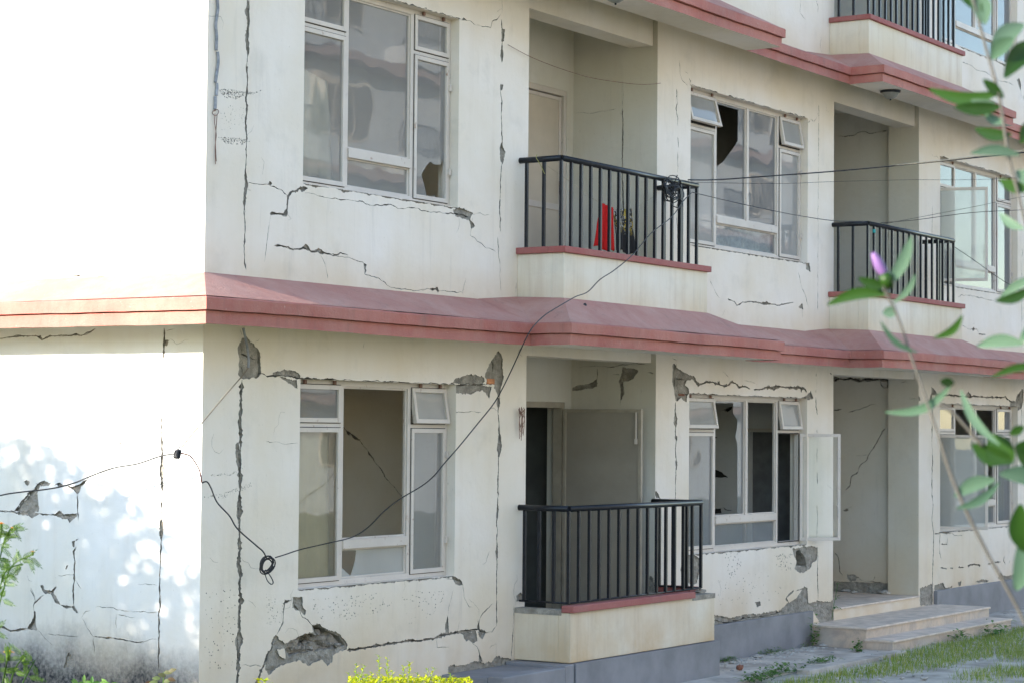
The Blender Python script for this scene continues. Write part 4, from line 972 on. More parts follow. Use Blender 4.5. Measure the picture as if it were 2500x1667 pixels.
kb = MB(); kb.box(7.35, 9.7, -1.22, -1.08, -.5, -.19); kb.box(13.6, 40, -1.2, -1.06, -.5, -.19); tag(kb.build('path_kerb', m_conc, bev=.01), kind='structure')

# grass
m_grass = leaf_mat('grass_blades', lin(90, 130, 40), lin(170, 172, 85), .35)
gr = MB(); rnd = random.Random(3)
def blade(p, h, lean, wd):
    a = rnd.uniform(0, 6.28); d = Vector((math.cos(a), math.sin(a), 0)); s = Vector((-d.y, d.x, 0)) * wd
    q = p + d * lean * h * .5 + Vector((0, 0, h * .6)); t = p + d * lean * h + Vector((0, 0, h))
    gr.add([p - s, p + s, q + s * .6, q - s * .6, t], [(0, 1, 2, 3), (3, 2, 4)])
cnt = 0
while cnt < 60000:
    x = rnd.uniform(5.8, 22); y = rnd.uniform(-4.5, -1.1)
    edge = -1.15 if x < 9.8 else -1.02
    if y > edge - rnd.uniform(0, .08): continue
    if x < 9.0 and y > -1.35 : continue
    dn = noise.noise(Vector((x * .9, y * 1.6, 0))) + .35 * noise.noise(Vector((x * 4, y * 4, 2)))
    if dn < -.30 - max(0, y + 2.4) * .25 + (x < 8.6) * .25 + (y < -1.9) * .22 + rnd.uniform(-.22, .22): cnt += .25; continue
    blade(Vector((x, y, -.24)), rnd.uniform(.03, .085), rnd.uniform(.2, .9), rnd.uniform(.0018, .0035)); cnt += 1
tag(gr.build('grass', m_grass), 'patchy short green and dry grass beside the path', 'grass', kind='stuff')

# leaf helper
def leaf(mb, p, d, up, L, wd, fold=.25, droop=.2, seg=5):
    d = d.normalized(); s = d.cross(up)
    s = s.normalized() if s.length > 1e-5 else d.orthogonal().normalized(); n = s.cross(d).normalized()
    b = len(mb.v)
    for i in range(seg + 1):
        t = i / seg; wv = wd * math.sin(math.pi * min(1, t * .93 + .05)) ** .85 * (1 - t * .25)
        c = p + d * L * t - n * droop * L * t * t
        mb.v += [tuple(c - s * wv + n * fold * wv), tuple(c), tuple(c + s * wv + n * fold * wv)]
    for i in range(seg):
        k = b + i * 3
        mb.f += [[k, k + 1, k + 4, k + 3], [k + 1, k + 2, k + 5, k + 4]]; mb.mi += [0, 0]

# weeds: small named plants
m_weed = leaf_mat('weed_leaves', lin(60, 100, 45), lin(110, 145, 70), .3)
def weed(p, n, L, label, spread=.1, h=.05):
    mb = MB()
    for i in range(n):
        a = rnd.uniform(0, 6.28); e = rnd.uniform(.1, 1.1); q = Vector(p) + Vector((rnd.gauss(0, spread), rnd.gauss(0, spread * .35), abs(rnd.gauss(0, h))))
        leaf(mb, q, Vector((math.cos(a), math.sin(a), math.sin(e))), Vector((0, 0, 1)), L * rnd.uniform(.6, 1.2), L * .26, .2, .3, 3)
    return tag(mb.build('weed', m_weed), label, 'weed', 'weeds along the path', 'stuff' if n >= 60 else None)
weed(atz(1775, 1612, -.215), 160, .028, 'clump of weeds at the foot of the grey plinth beside the balcony', .10, .02)
weed(atz(1880, 1593, -.215), 220, .028, 'low weeds in the middle of the plinth foot by the path', .16, .02)
weed(atz(1960, 1575, -.215), 200, .026, 'low weeds at the plinth foot nearer the steps', .12, .02)
weed(Vector((9.80, -.12, -.20)), 60, .06, 'leafy weed growing against the left end of the steps', .05, .11)
weed(atz(2095, 1590, -.22), 62, .055, 'small weed at the front left corner of the lowest step', .04, .05)
weed(atz(2010, 1614, -.22), 130, .045, 'spreading weeds in the joint between path and kerb', .16, .02)
weed(atz(1900, 1642, -.22), 170, .055, 'green weeds by the lower end of the kerb', .20, .03)
weed(atz(1850, 1660, -.22), 150, .05, 'weeds at the lower edge of the photo near the path joint', .16, .03)
weed(atz(2430, 1548, -.22), 90, .07, 'dark weeds at the right end of the lowest step', .18, .06)
weed(atz(2340, 1560, -.22), 60, .06, 'weeds in front of the lowest step, right half', .1, .05)
# sapling by doorway
mb = MB(); base = at(2036, 1500, -.02); q0 = Vector(base)
stemp = [Vector(at(x, y, -.02)) for x, y in ((2031, 1511), (2035, 1480), (2040, 1455), (2045, 1425))]
tw = MB(); tw.tube(spline(stemp, 4), .003, 5)
for i, (x, y, ang) in enumerate(((2045, 1424, .5), (2043, 1424, 2.4), (2038, 1457, 0.1), (2040, 1460, 2.8), (2036, 1478, -.3), (2045, 1482, -.2), (2044, 1455, .8), (2037, 1480, 3.2))):
    leaf(mb, at(x, y, -.02), Vector((math.cos(ang), -.5, math.sin(ang) * .6)), Vector((0, 0, 1)), .065, .016, .2, .3, 4)
e = empty('sapling', (base.x, base.y, -.0)); tag(e, 'thin sapling growing beside the doorway step', 'plant')
tw.build('stem', m_weed, e); mb.build('foliage', m_weed, e)

def lump_into(mb, p, r, seed, sq=(1, 1, 1)):
    bm = bmesh.new(); bmesh.ops.create_icosphere(bm, subdivisions=2, radius=1); rr = random.Random(seed); off = Vector((rr.random() * 20, rr.random() * 20, 0))
    vs = []
    for v in bm.verts:
        n = noise.noise(v.co * 1.3 + off) * .5 + noise.noise(v.co * 4 + off) * .25
        c = v.co * (1 + n); vs.append(Vector((c.x * r * sq[0], c.y * r * sq[1], c.z * r * sq[2])) + Vector(p))
    bm.verts.index_update(); fs = [tuple(v.index for v in f.verts) for f in bm.faces]; bm.free(); mb.add(vs, fs)
# stones and rubble
m_stone = simple('rubble_stone', (.42, .40, .37), .9, .2, .3, 12, .6, bd=.01)
def lump(p, r, mat, name, label=None, cat=None, group=None, parent=None, sq=(1, 1, .7), seed=0):
    bm = bmesh.new(); bmesh.ops.create_icosphere(bm, subdivisions=2, radius=1)
    rr = random.Random(seed)
    off = Vector((rr.random() * 20, rr.random() * 20, 0))
    for v in bm.verts:
        n = noise.noise(v.co * 1.3 + off) * .55 + noise.noise(v.co * 4 + off) * .2
        v.co = Vector([round(c * 1.6) / 1.6 * .45 + c * .55 for c in v.co]) * (1 + n)
        v.co = Vector((v.co.x * r * sq[0], v.co.y * r * sq[1], v.co.z * r * sq[2])) + Vector(p)
    me = bpy.data.meshes.new(name); bm.to_mesh(me); bm.free(); me.materials.append(mat)
    o = bpy.data.objects.new(name, me); S.collection.objects.link(o)
    if parent: o.parent = parent
    elif label: tag(o, label, cat, group)
    return o
# rubble in the big hole (one broken-masonry part of the wall)
rb = MB()
sd_ = 1
for (x, y, r) in ((190, 1300, .035), (230, 1270, .04), (260, 1240, .04), (300, 1215, .03), (285, 1290, .05), (350, 1290, .05), (400, 1260, .045), (420, 1200, .025), (440, 1290, .045), (480, 1210, .05), (520, 1250, .045), (560, 1200, .04), (540, 1170, .03), (600, 1240, .05), (630, 1260, .035), (590, 1280, .04), (510, 1290, .03), (460, 1155, .03), (390, 1175, .02), (220, 1320, .03), (640, 1220, .025)):
    q = at(650 + x / 3.357, 1200 + y / 3.357, 0); lump_into(rb, (q.x, .075 + random.uniform(-.01, .02), q.z), r * 1.15, sd_, (1.2, 1, .8)); sd_ += 1
for i in range(60):
    x = random.uniform(200, 640); y = random.uniform(1230, 1310) ; q = at(650 + x / 3.357, 1200 + y / 3.357, 0); lump_into(rb, (q.x, random.uniform(.02, .08), q.z), random.uniform(.008, .018), sd_); sd_ += 1
rb.build('broken_masonry', m_rub, front)
# exposed red bricks
bk = MB(); a = at(1187.5, 923, .012); b_ = at(1207, 938, .012); bk.box(a.x, b_.x, .006, .09, b_.z, a.z); bk.build('exposed_brick', simple('exposed_brick_clay', (.55, .25, .13), .9, .1, .2, 20, .4), front, bev=.008)
bk = MB(); a = at(1656, 960, .012); b_ = at(1671, 966, .012); bk.box(a.x, b_.x, .006, .09, b_.z, a.z); bk.build('exposed_brick', m_brick, front, bev=.008)

q = atz(1806, 1632, -.2)
lump((q.x, q.y, -.185), .035, m_brick, 'brick_fragment', 'piece of red brick lying on the path near the balcony', 'brick', sq=(1.2, .9, .9), seed=5)
for i, (px, py, r, lb) in enumerate(((2010, 1576, .045, 'white stone chip at the left end of the steps'), (1984, 1569, .04, 'grey stone beside the steps near the plinth corner'), (1850, 1602, .05, 'flat pale stone at the plinth foot'), (2458, 1480, .04, 'stone on the path right of the steps'), (1786, 1617, .03, 'small grey stone beside the balcony plinth'), (2257, 1655, .04, 'orange-tinted stone in the grass at the bottom'))):
    q = atz(px, py, -.215); lump((q.x, q.y, -.21), r, m_stone, 'stone', lb, 'stone', 'loose stones on the ground', sq=(1.3, 1, .4), seed=20 + i)
db = MB(); dr = random.Random(8)
for i in range(420):
    z0_ = dr.random()
    if z0_ < .45: x = dr.uniform(6.9, 9.8); y = -.06 - abs(dr.gauss(0, .14))
    elif z0_ < .8: x = dr.uniform(6.8, 12); y = dr.uniform(-2.2, -.3)
    else: x = dr.uniform(13.5, 17); y = dr.uniform(-.6, -.06)
    if 9.85 < x < 13.5 and y > -1.0: continue
    lump_into(db, (x, y, -.222), dr.uniform(.006, .022), 500 + i, (1.2, 1, .6))
tag(db.build('plaster_crumbs', m_stone), 'fine plaster crumbs scattered along the plinth and path', 'debris', kind='stuff')
# debris on the landing
names = ['left', 'middle']
for i, (px, py, r, lb) in enumerate(((2065, 1442, .05, 'flat plaster chunk on the landing, nearest the left wall'), (2110, 1437, .07, 'plaster chunk at the centre of the landing wall foot'), (2130, 1441, .05, 'small plaster chunk just right of the central one on the landing'), (2160, 1447, .08, 'long plaster slab on the landing by the pier foot'), (2085, 1446, .04, 'small plaster chip on the landing between two bigger chunks'))):
    q = atz(px, py, .14); lump((q.x, q.y, .15), r, m_stone, 'plaster_chunk', lb, 'rubble', 'plaster chunks on the landing', sq=(1.5, 1, .35), seed=40 + i)
# rubble inside the ground floor balcony
for i in range(7):
    x = 4.35 + i * .2 + random.uniform(-.05, .05); lump((x, -.25 + random.uniform(-.1, .4), .34), random.uniform(.04, .08), [m_stone, m_brick][i % 3 == 1], 'rubble_piece', 'broken plaster and brick behind the ground-floor railing', 'rubble', 'rubble pieces on the ground-floor balcony', seed=60 + i)
q = Vector((6.62, -.44, .56)); lump(q, .05, m_mort, 'mortar_lump', 'mortar lump on the right corner of the ground-floor balcony', 'rubble', sq=(1.2, 1, .5), seed=90)

# ================================================================== CABLES
def cable(name, pts, r, mat, label, cat='cable', n=6, group=None):
    b = MB(); b.tube(spline(pts, 6), r, 6); return tag(b.build(name, mat, smooth=True), label, cat, group)
main = [(1690, 470, -.47), (1668, 492, -.50), (1640, 530, -.55), (1590, 570, -.6), (1545, 622, -.62), (1500, 660, -.66), (1465, 683, -.70), (1435, 713, -.74), (1405, 725, -.78), (1370, 745, -.82), (1330, 770, -.86), (1300, 800, -.90), (1280, 835, -.88), (1250, 900, -.7), (1228, 945, -.62), (1205, 985, -.55), (1165, 1035, -.5), (1120, 1090, -.45), (1085, 1130, -.42), (1060, 1160, -.4), (1030, 1185, -.38), (980, 1215, -.36), (940, 1245, -.34), (900, 1285, -.32), (860, 1310, -.3), (800, 1325, -.28), (735, 1340, -.25), (695, 1353, -.22), (672, 1360, -.2)]
cable('cable', [at(x, y, d) for x, y, d in main], .0046, m_cable, 'long dark cable sagging from the upper balcony down to the hanging coil')
b2 = [(651, 1362, -.2), (642, 1345, -.2), (625, 1330, -.19), (580, 1290, -.16), (560, 1258, -.14), (530, 1225, -.1), (515, 1190, -.08), (505, 1175, -.06), (492, 1178, -.04)]
cable('cable', [at(x, y, d) for x, y, d in b2], .0055, m_cable, 'dark cable running from the corner of the building down to the hanging coil')
# coil
c0 = at(652, 1378, -.2); ux = Vector((.75, -.66, 0)); uz = Vector((0, 0, 1)); cb = MB(); pts = []
for i in range(90):
    a = i / 18 * 2 * math.pi; rr = .050 + .012 * math.sin(i * .21); tilt = .5 + .15 * math.sin(i * .3)
    pts.append(c0 + ux * (rr * .95 * math.cos(a) + .006 * math.sin(i * .13)) + uz * (rr * math.sin(a) * 1.05 + ux.x * rr * .3 * math.cos(a)) + Vector((0, .012 * math.sin(i * .4), 0)))
cb.tube(pts, .0052, 6)
loop = [at(x, y, -.2) for x, y in ((645, 1392), (652, 1415), (662, 1425), (667, 1420), (660, 1405), (648, 1390))]; cb.tube(spline(loop, 6), .004, 6)
tag(cb.build('cable_coil', m_cable, smooth=True), 'small coil of black cable hanging left of the empty-centred window', 'cable')
rw = [(492, 1176, -.04), (488, 1150, -.10), (478, 1130, -.18), (465, 1113, -.24), (450, 1107, -.28), (440, 1105, -.3)]
cable('wire', [at(x, y, d) for x, y, d in rw], 0.005, m_redc, 'thin red wire arching from the dark knot to the building corner', 'wire')
lw = [(427, 1106.5), (390, 1113), (336, 1131), (275, 1142), (217, 1163), (181, 1178), (123, 1192), (36, 1202), (0, 1208.5), (-60, 1222), (-300, 1240), (-700, 1235)]
cable('wire', [atx(x, y, -.32 + .0 * i) for i, (x, y) in enumerate(lw)], 0.0055, m_cable, 'grey wire running left along the sunlit side wall from the knot', 'wire')
uw = [(443, 1092, -.3), (470, 1058, -.26), (497, 1027, -.22), (545, 970, -.14), (593, 915, -.07), (606, 897, -.05)]
cable('cord', [at(x, y, d) for x, y, d in uw], 0.0038, simple('dull_cord', (.17, .14, .10), .8), 'beige cord stretched from the wall patch down to the knot', 'cord')
cd = [(606, 897, -.045), (607, 880, -.045), (604, 850, -.045), (599, 825, -.045), (594, 802, -.05)]
cable('conduit', [at(x, y, d) for x, y, d in cd], .010, m_galv, 'short grey conduit over the plaster patch under the red ledge', 'pipe')
kn = MB()
kc = at(433, 1102, -.3)
for i in range(5):
    a = i * 1.3; kn.tube(spline([kc + Vector((.02 * math.cos(a + j), .012 * math.sin(a * 2 + j), -.015 + .03 * math.sin(a + j * 1.7))) for j in range(6)], 3), .007, 6)
kn.tube([kc, kc + Vector((-.03, 0, -.04))], .006, 5); kn.tube([kc, kc + Vector((.03, 0, .045))], .004, 5)
tag(kn.build('cable_knot', m_cable, smooth=True), 'dark taped knot joining the wires in front of the side wall', 'cable')
# conduit top left
ct = [(529, -20), (529, 0), (533, 22), (528, 47), (529, 75), (530, 90)]
co = empty('conduit', at(529, 100, -.03)); tag(co, 'grey corrugated conduit hanging near the upper left corner of the front wall', 'pipe')
for seg in ([(528, -20), (532, 20), (527, 60), (529, 90), (528, 124)], [(531, 127), (533, 150), (528, 190), (526, 202)], [(529, 203), (530, 215), (528, 234)], [(526, 236), (526, 255), (525, 268)]):
    b = MB(); b.tube(spline([at(x, y, -.013) for x, y in seg], 5), .0105, 8); b.build('conduit_segment', m_galv, co, smooth=True)
b = MB()
for s in ([(526, 268), (518, 276), (526, 283), (534, 275), (530, 268), (524, 272)], [(525, 278), (524, 300), (528, 330), (525, 360), (526, 392)], [(530, 280), (528, 310), (526, 345), (528, 395)], [(526, 390), (526, 402)]):
    b.tube(spline([at(x, y, -.013) for x, y in s], 5), .0028, 5)
b.build('loose_wires', m_rust, co)
# wires crossing to the right, to a pole outside the frame
PB = at(2950, 900, -4.2); POLE_TOP = Vector((PB.x, PB.y, 4.9))
po = MB(); po.tube([(PB.x, PB.y, -.3), (PB.x, PB.y, 5.2)], [.11, .08], 12); po.box(PB.x - .06, PB.x + .06, PB.y - .5, PB.y + .5, 4.85, 4.93)
tag(po.build('utility_pole', m_conc), 'concrete utility pole carrying the wires, outside the photo on the right', 'pole')
cable('cable', [at(1680, 440, -.45), at(1760, 439, -.5), at(1900, 429, -.8), at(2050, 418, -1.2), at(2190, 405, -1.6), at(2350, 389, -2.0), at(2500, 373, -2.5), at(2620, 358, -2.9), POLE_TOP], .0065, m_cable, 'black cable strung right from the coil on the near upper balcony', 'cable')
cable('cable', [at(2185, 404, -1.62), at(2260, 397, -1.9), at(2380, 383, -2.2), at(2500, 368, -2.55), at(2620, 350, -2.9), POLE_TOP], .006, m_beige, 'pale cable paired with the black one at the right edge', 'cable')
cable('wire', [at(1690, 470, -.45), at(1760, 487, -.45), at(1850, 507, -.45), at(1950, 527, -.45), at(2040, 540, -.45), at(2110, 541, -.44)], .004, m_cable, 'thin black wire linking the two upper balcony railings', 'wire')
cable('wire', [at(1700, 446, -.45), at(1900, 449, -.9), at(2040, 444, -1.2), at(2200, 440, -1.6), at(2500, 432, -2.5), POLE_TOP], .002, m_cable, 'very thin wire just below the black cable', 'wire')
cable('wire', [at(2150, 545, -.42), at(2240, 537, -.7), at(2370, 520, -1.2), at(2500, 513, -1.7), at(2600, 508, -2), POLE_TOP], .0035, m_cable, 'thin wire running right from the far balcony corner rail', 'wire')
cable('wire', [at(2150, 549, -.42), at(2260, 528, -.7), at(2370, 507, -1.2), at(2500, 480, -1.7), at(2600, 462, -2), POLE_TOP], .0025, m_cable, 'thinner wire rising right from the far balcony corner rail', 'wire')
cable('wire', [at(2325, 600, -.42), at(2380, 637, -.6), at(2440, 680, -.8), at(2500, 714, -1.), at(2560, 745, -1.1), POLE_TOP], .004, m_cable, 'thin wire falling right from the far balcony rail end', 'wire')
cable('wire', [at(1240, 110, -.02), at(1290, 137, -.03), at(1340, 158, -.03), at(1395, 177, -.03), at(1450, 192, -.03), at(1530, 204, -.03), at(1575, 207, -.03), at(1613, 204, -.015)], .0026, m_rust, 'thin rusty wire sagging across the near upper recess between two nails', 'wire')
# tangle on upper near railing
tb = MB(); c0 = at(1640, 455, -.47)
for i in range(11):
    c = c0 + Vector((random.uniform(-.14, .20), random.uniform(-.02, .03), random.uniform(-.06, .05))); rx = random.uniform(.08, .17); rz = random.uniform(.05, .11); ph = random.uniform(0, 6)
    tb.tube([c + Vector((rx * math.cos(ph + k * .35), .02 * math.sin(k * .7 + i), rz * math.sin(ph + k * .35) - .1 * (k / 18) * (i % 2))) for k in range(19)], .005, 5)
tb.tube(spline([c0 + Vector((-.15, 0, 0)), c0 + Vector((-.02, .03, -.05)), c0 + Vector((.12, .0, .0))], 5), .022, 7)
tag(tb.build('cable_tangle', m_cable, smooth=True), 'tangled coil of black cable tied to the near upper railing', 'cable')
# wire bundle on nail, by ground-floor recess
nb = MB(); c0 = at(1271, 1012, -.03)
for i in range(9):
    a = i * .8; nb.tube(spline([c0, c0 + Vector((.05 * math.cos(a), -.01, .05 + .02 * math.sin(a))), c0 + Vector((.04 * math.sin(a * 2), -.015, -.03)), c0 + Vector((.03 * math.cos(a * 1.7), -.01, -.10 - .015 * i))], 4), .0028, 5)
tag(nb.build('wire_bundle', m_rust), 'brown bundle of wire hanging on the pier left of the ground-floor doorway', 'wire')
# short black strip on lower ledge roof
cable('plastic_strip', [Vector((7.0 , -.35, 3.03)), Vector((7.12, -.38, 3.04)), Vector((7.3, -.42, 3.01)), Vector((7.5, -.44, 2.99))] if False else [at(1652, 786, -.62), at(1665, 790, -.62), at(1690, 794, -.65), at(1705, 802, -.67), at(1727, 808, -.69)], .008, m_cable, 'black plastic strip lying on the lower red ledge', 'strip')
o = MB(); o.tube([at(1432, 752, -.50), at(1428, 744, -.56)], .014, 10); tag(o.build('pipe_stub', m_cable), 'short black drain pipe stub below the near upper balcony', 'pipe')
cable('string', [at(1311, 378, -.455), at(1309, 386, -.46), at(1314, 394, -.45), at(1322, 408, -.44), at(1326, 418, -.44), at(1330, 425, -.44)], .003, simple('green_string', (.35, .35, .12), .7), 'olive string tied round the near upper rail at the wall end', 'string')
# ties and cloth tag on far railing
for i, x in enumerate((2051, 2076, 2107)):
    pass
q = at(2131, 565, -.42); o = MB(); o.box(q.x - .03, q.x + .03, -.445, -.425, q.z - .02, q.z + .02); tag(o.build('cloth_tag', simple('teal_cloth', (.02, .28, .27), .8), bev=.008), 'small teal rag tied to the far upper railing', 'rag')

# ================================================================== LAUNDRY
def cloth(pxs, y, mat, name, label, folds=5, amp=.02):
    """pxs: top-left, top-right, bottom-right, bottom-left in photo pixels"""
    P4 = [at(x, yy, y) for x, yy in pxs]; b = MB(); nu, nv = 24, 16
    for j in range(nv + 1):
        for i in range(nu + 1):
            u, v = i / nu, j / nv
            p = (P4[0] * (1 - u) + P4[1] * u) * (1 - v) + (P4[3] * (1 - u) + P4[2] * u) * v
            p = p + Vector((0, amp * (.4 + v) * math.sin(u * folds * 6.28 + v * 1.2) + .01 * noise.noise(p * 6), .012 * math.sin(u * folds * 3) * v))
            b.v.append(tuple(p))
    for j in range(nv):
        for i in range(nu): k = j * (nu + 1) + i; b.f.append([k, k + 1, k + nu + 2, k + nu + 1]); b.mi.append(0)
    o = b.build(name, mat, smooth=True); md = o.modifiers.new('thick', 'SOLIDIFY'); md.thickness = .003
    return tag(o, label, 'cloth', 'laundry on the near upper balcony')
m_redcl = simple('red_cotton', (.55, .02, .02), .85, .1, .1, 40, .2)
M = NM('printed_black_cotton', .85, .15)
pc = M.mix(M.ramp(M.noise((30, 30, 22), 4, .7, dist=1.5), .50, .54), (.03, .03, .032, 1), M.mix(M.ramp(M.noise(18, 3), .45, .5), (.5, .5, .48, 1), (.45, .33, .05, 1)))
xz = M.z(); msk = M.math('MULTIPLY', M.mr(xz[2], 3.85, 3.93, 0, 1), M.mr(xz[2], 4.08, 4.13, 1, 0))
M.col(M.mix(msk, (.03, .03, .032, 1), pc)); m_shirt = M.m
cloth([(1466, 495), (1497, 508), (1500, 617), (1453, 602)], -.15, m_redcl, 'red_cloth', 'plain red cloth hanging behind the near upper railing', 3, .015)
cloth([(1497, 512), (1541, 510), (1556, 624), (1508, 612)], -.10, m_shirt, 'printed_shirt', 'black shirt with a pale print hanging beside the red cloth', 3, .012)
cable('clothesline', [at(1335, 405, -.40), at(1400, 450, -.2), at(1466, 497, -.15), at(1500, 512, -.12), at(1545, 511, -.10), at(1600, 478, -.2)], .002, m_beige, 'thin clothesline carrying the laundry behind the near upper railing', 'line')

m_cur = simple('cream_curtain', (.66, .60, .48), .9, .1, .08, 3, .1); m_curb = simple('pale_blue_curtain', (.42, .52, .60), .9, .1, .2, 16, .1)
for pxs, mt, nm_, lb in (([(700, 150), (800, 200), (815, 440), (690, 420)], m_cur, 'curtain', 'cream curtain inside the near upper window, left light'), ([(690, 1050), (800, 1052), (805, 1440), (690, 1450)], m_cur, 'curtain', 'cream sheet standing in for warm room light, near ground-floor window, left light'), ([(1745, 545), (1885, 570), (1885, 660), (1745, 640)], m_curb, 'curtain', 'pale blue curtain behind the bottom pane of the upper middle window')):  # ground-floor cream sheet is added to suggest warm light inside the room
    c_ = cloth(pxs, .175, mt, nm_, lb, 4, .012); c_['category'] = 'curtain'; del c_['group']
# ================================================================== PLANTS
# golden shrub, bottom centre
m_gold = leaf_mat('golden_leaves', lin(150, 170, 20), lin(200, 195, 40), .4, .5)
gs = empty('golden_shrub', (.6, -1.6, -.24)); tag(gs, 'low yellow-green shrub at the bottom centre in front of the wall', 'shrub')
mb = MB(); sm = MB(); rr = random.Random(11)
tops = [(905, 1625), (930, 1607), (960, 1618), (990, 1600 + 25), (1000, 1612), (1040, 1628), (1062, 1625), (1085, 1640), (1105, 1648), (870, 1640), (1120, 1660), (975, 1640), (1010, 1645), (945, 1640)]
tops = [(852, 1640), (870, 1618), (890, 1622), (925, 1598), (945, 1604), (958, 1635), (985, 1625), (1000, 1615), (1020, 1640), (1045, 1630), (1060, 1628), (1075, 1648), (1100, 1642), (1120, 1662), (908, 1640), (940, 1630)] + [(rr.uniform(855, 1135), rr.uniform(1645, 1700)) for _ in range(130)]
for (x, y) in tops:
    yy = -1.6 + rr.uniform(-.15, .15); t = at(x, y, yy); bse = Vector((t.x + rr.uniform(-.06, .1), yy + rr.uniform(-.05, .05), t.z - rr.uniform(.14, .3)))
    sm.tube([bse, t], .0025, 4)
    nL = 12
    for i in range(nL):
        f = i / nL; p = bse.lerp(t, .25 + .75 * f); a = i * 2.4 + rr.random(); up = .4 + .8 * f
        leaf(mb, p, Vector((math.cos(a), math.sin(a), up)), Vector((0, 0, 1)), rr.uniform(.028, .045) * (1.15 - .4 * f), .0095, .3, .25, 4)
for i in range(5200):
    t = at(rr.uniform(850, 1150), rr.uniform(1655, 1800), -1.6 + rr.uniform(-.22, .22)); a = rr.uniform(0, 6.28)
    if t.z < -.2: continue
    leaf(mb, t, Vector((math.cos(a), math.sin(a), rr.uniform(.1, 1.3))), Vector((0, 0, 1)), rr.uniform(.025, .042), .010, .3, .25, 3)
sm.build('branches', m_weed, gs); mb.build('foliage', m_gold, gs)
g2 = empty('golden_sprig', at(640, 1667, -1.6)); tag(g2, 'small yellow-green leaf sprig at the bottom edge below the big hole', 'plant')
mb = MB()
for x, y in ((632, 1662), (646, 1664), (638, 1672), (660, 1675), (650, 1680), (625, 1682)):
    for i in range(5): a = rr.uniform(0, 6.28); leaf(mb, at(x, y, -1.6), Vector((math.cos(a), math.sin(a), rr.uniform(.4, 1.4))), Vector((0, 0, 1)), .042, .011, .3, .2, 4)
mb.build('foliage', m_gold, g2)
# reddish rose leaves bottom left
m_rose = leaf_mat('rose_leaves', lin(70, 45, 30), lin(95, 110, 70), .3)
mb = MB(); g3 = empty('rose_sprig', atx(400, 1667, -1.0)); tag(g3, 'reddish-brown leaf sprig at the bottom edge in front of the stained wall', 'plant')
for x, y, a in ((400, 1640, 0), (412, 1638, .5), (405, 1650, 2.6), (392, 1655, 3), (385, 1664, 3.1), (398, 1662, .2), (375, 1668, 2.8), (410, 1655, -.3)):
    leaf(mb, atx(x, y, -1.0), CR * math.cos(a) + CU * math.sin(a) * .7 - CF * .3, CF * -1 + CU * .5, .055, .017, .15, .15, 4)
mb.build('foliage', m_rose, g3)
tw = MB(); tw.tube([atx(396, 1700, -1.0), atx(400, 1640, -1.0)], .003, 5); tw.build('stem', m_weed, g3)
g4 = empty('low_weed', atx(210, 1667, -1.2)); tag(g4, 'green leaf tips at the bottom edge between the marigold and the rose sprig', 'plant'); mb = MB()
for x, y in ((190, 1668), (205, 1665), (225, 1668), (262, 1667), (270, 1669), (215, 1675)):
    for i in range(3): a = rr.uniform(0, 3.1); leaf(mb, atx(x, y, -1.2), CR * math.cos(a) + CU * math.sin(a) * .5, -CF, .05, .014, .2, .2, 4)
mb.build('foliage', m_weed, g4)
# marigold, left edge
m_mar = leaf_mat('marigold_leaves', lin(45, 80, 20), lin(95, 125, 40), .4); m_flw = leaf_mat('marigold_petals', lin(235, 150, 10), lin(250, 185, 20), .3)
D0 = 8.0
def dp(x, y, d=D0): return CC + ray(x, y) * d
mg = empty('marigold_plant', dp(-20, 1900)); tag(mg, 'marigold plant with orange flowers at the lower left edge', 'plant')
stm = MB(); mb = MB()
stems = [[(-60, 1800), (-20, 1560), (5, 1450), (30, 1380), (80, 1352)], [(-40, 1800), (-10, 1500), (-5, 1350), (5, 1290)], [(-30, 1500), (5, 1340), (20, 1300), (29, 1287)], [(-20, 1800), (10, 1650), (20, 1600)], [(0, 1800), (30, 1650), (60, 1600)], [(10, 1800), (40, 1700), (85, 1610)], [(-10, 1500), (10, 1400), (55, 1375)]]
for s in stems:
    P_ = spline([dp(x, y, D0 + random.uniform(-.1, .1)) for x, y in s], 8); stm.tube(P_, .0028, 5)
    for i in range(6, len(P_), 3):
        for _ in range(2):
            a = rr.uniform(0, 6.28); d = (CR * math.cos(a) + CU * (math.sin(a) * .7 + .15) - CF * rr.uniform(-.6, .6)).normalized(); L = rr.uniform(.035, .065)
            p = P_[i]; mb.tube([p, p + d * L], .0009, 3)
            for k in range(7):
                f = .2 + .8 * k / 7
                for sg in (-1, 1):
                    dd = (d + (d.cross(CF)).normalized() * sg * .8).normalized(); leaf(mb, p + d * L * f, dd, -CF, .019 * (1.1 - f * .5), .0017, .1, .1, 2)
            leaf(mb, p + d * L, d, -CF, .016, .0018, .1, .1, 2)
stm.build('stem', m_mar, mg); mb.build('foliage', m_mar, mg)
for x, y, r_, full in ((20, 1592, .021, 1), (80, 1346, .010, 0), (3, 1278, .012, 1), (29, 1288, .008, 0)):
    f = MB(); c = dp(x, y, D0 - .05)
    for i in range(34 if full else 12):
        a = rr.uniform(0, 6.28); d = (CR * math.cos(a) + CU * (abs(math.sin(a)) * .4 + .25) - CF * math.sin(a) * .7).normalized(); leaf(f, c, d, CU, r_ * rr.uniform(.7, 1.1), r_ * .28, .2, .3, 3)
    fo_ = f.build('flower', m_flw, mg); cx_ = MB(); cx_.tube([c - CU * r_ * 1.4, c - CU * r_ * .7, c], [r_ * .25, r_ * .42, r_ * .38], 7); cx_.build('calyx', m_mar, fo_)

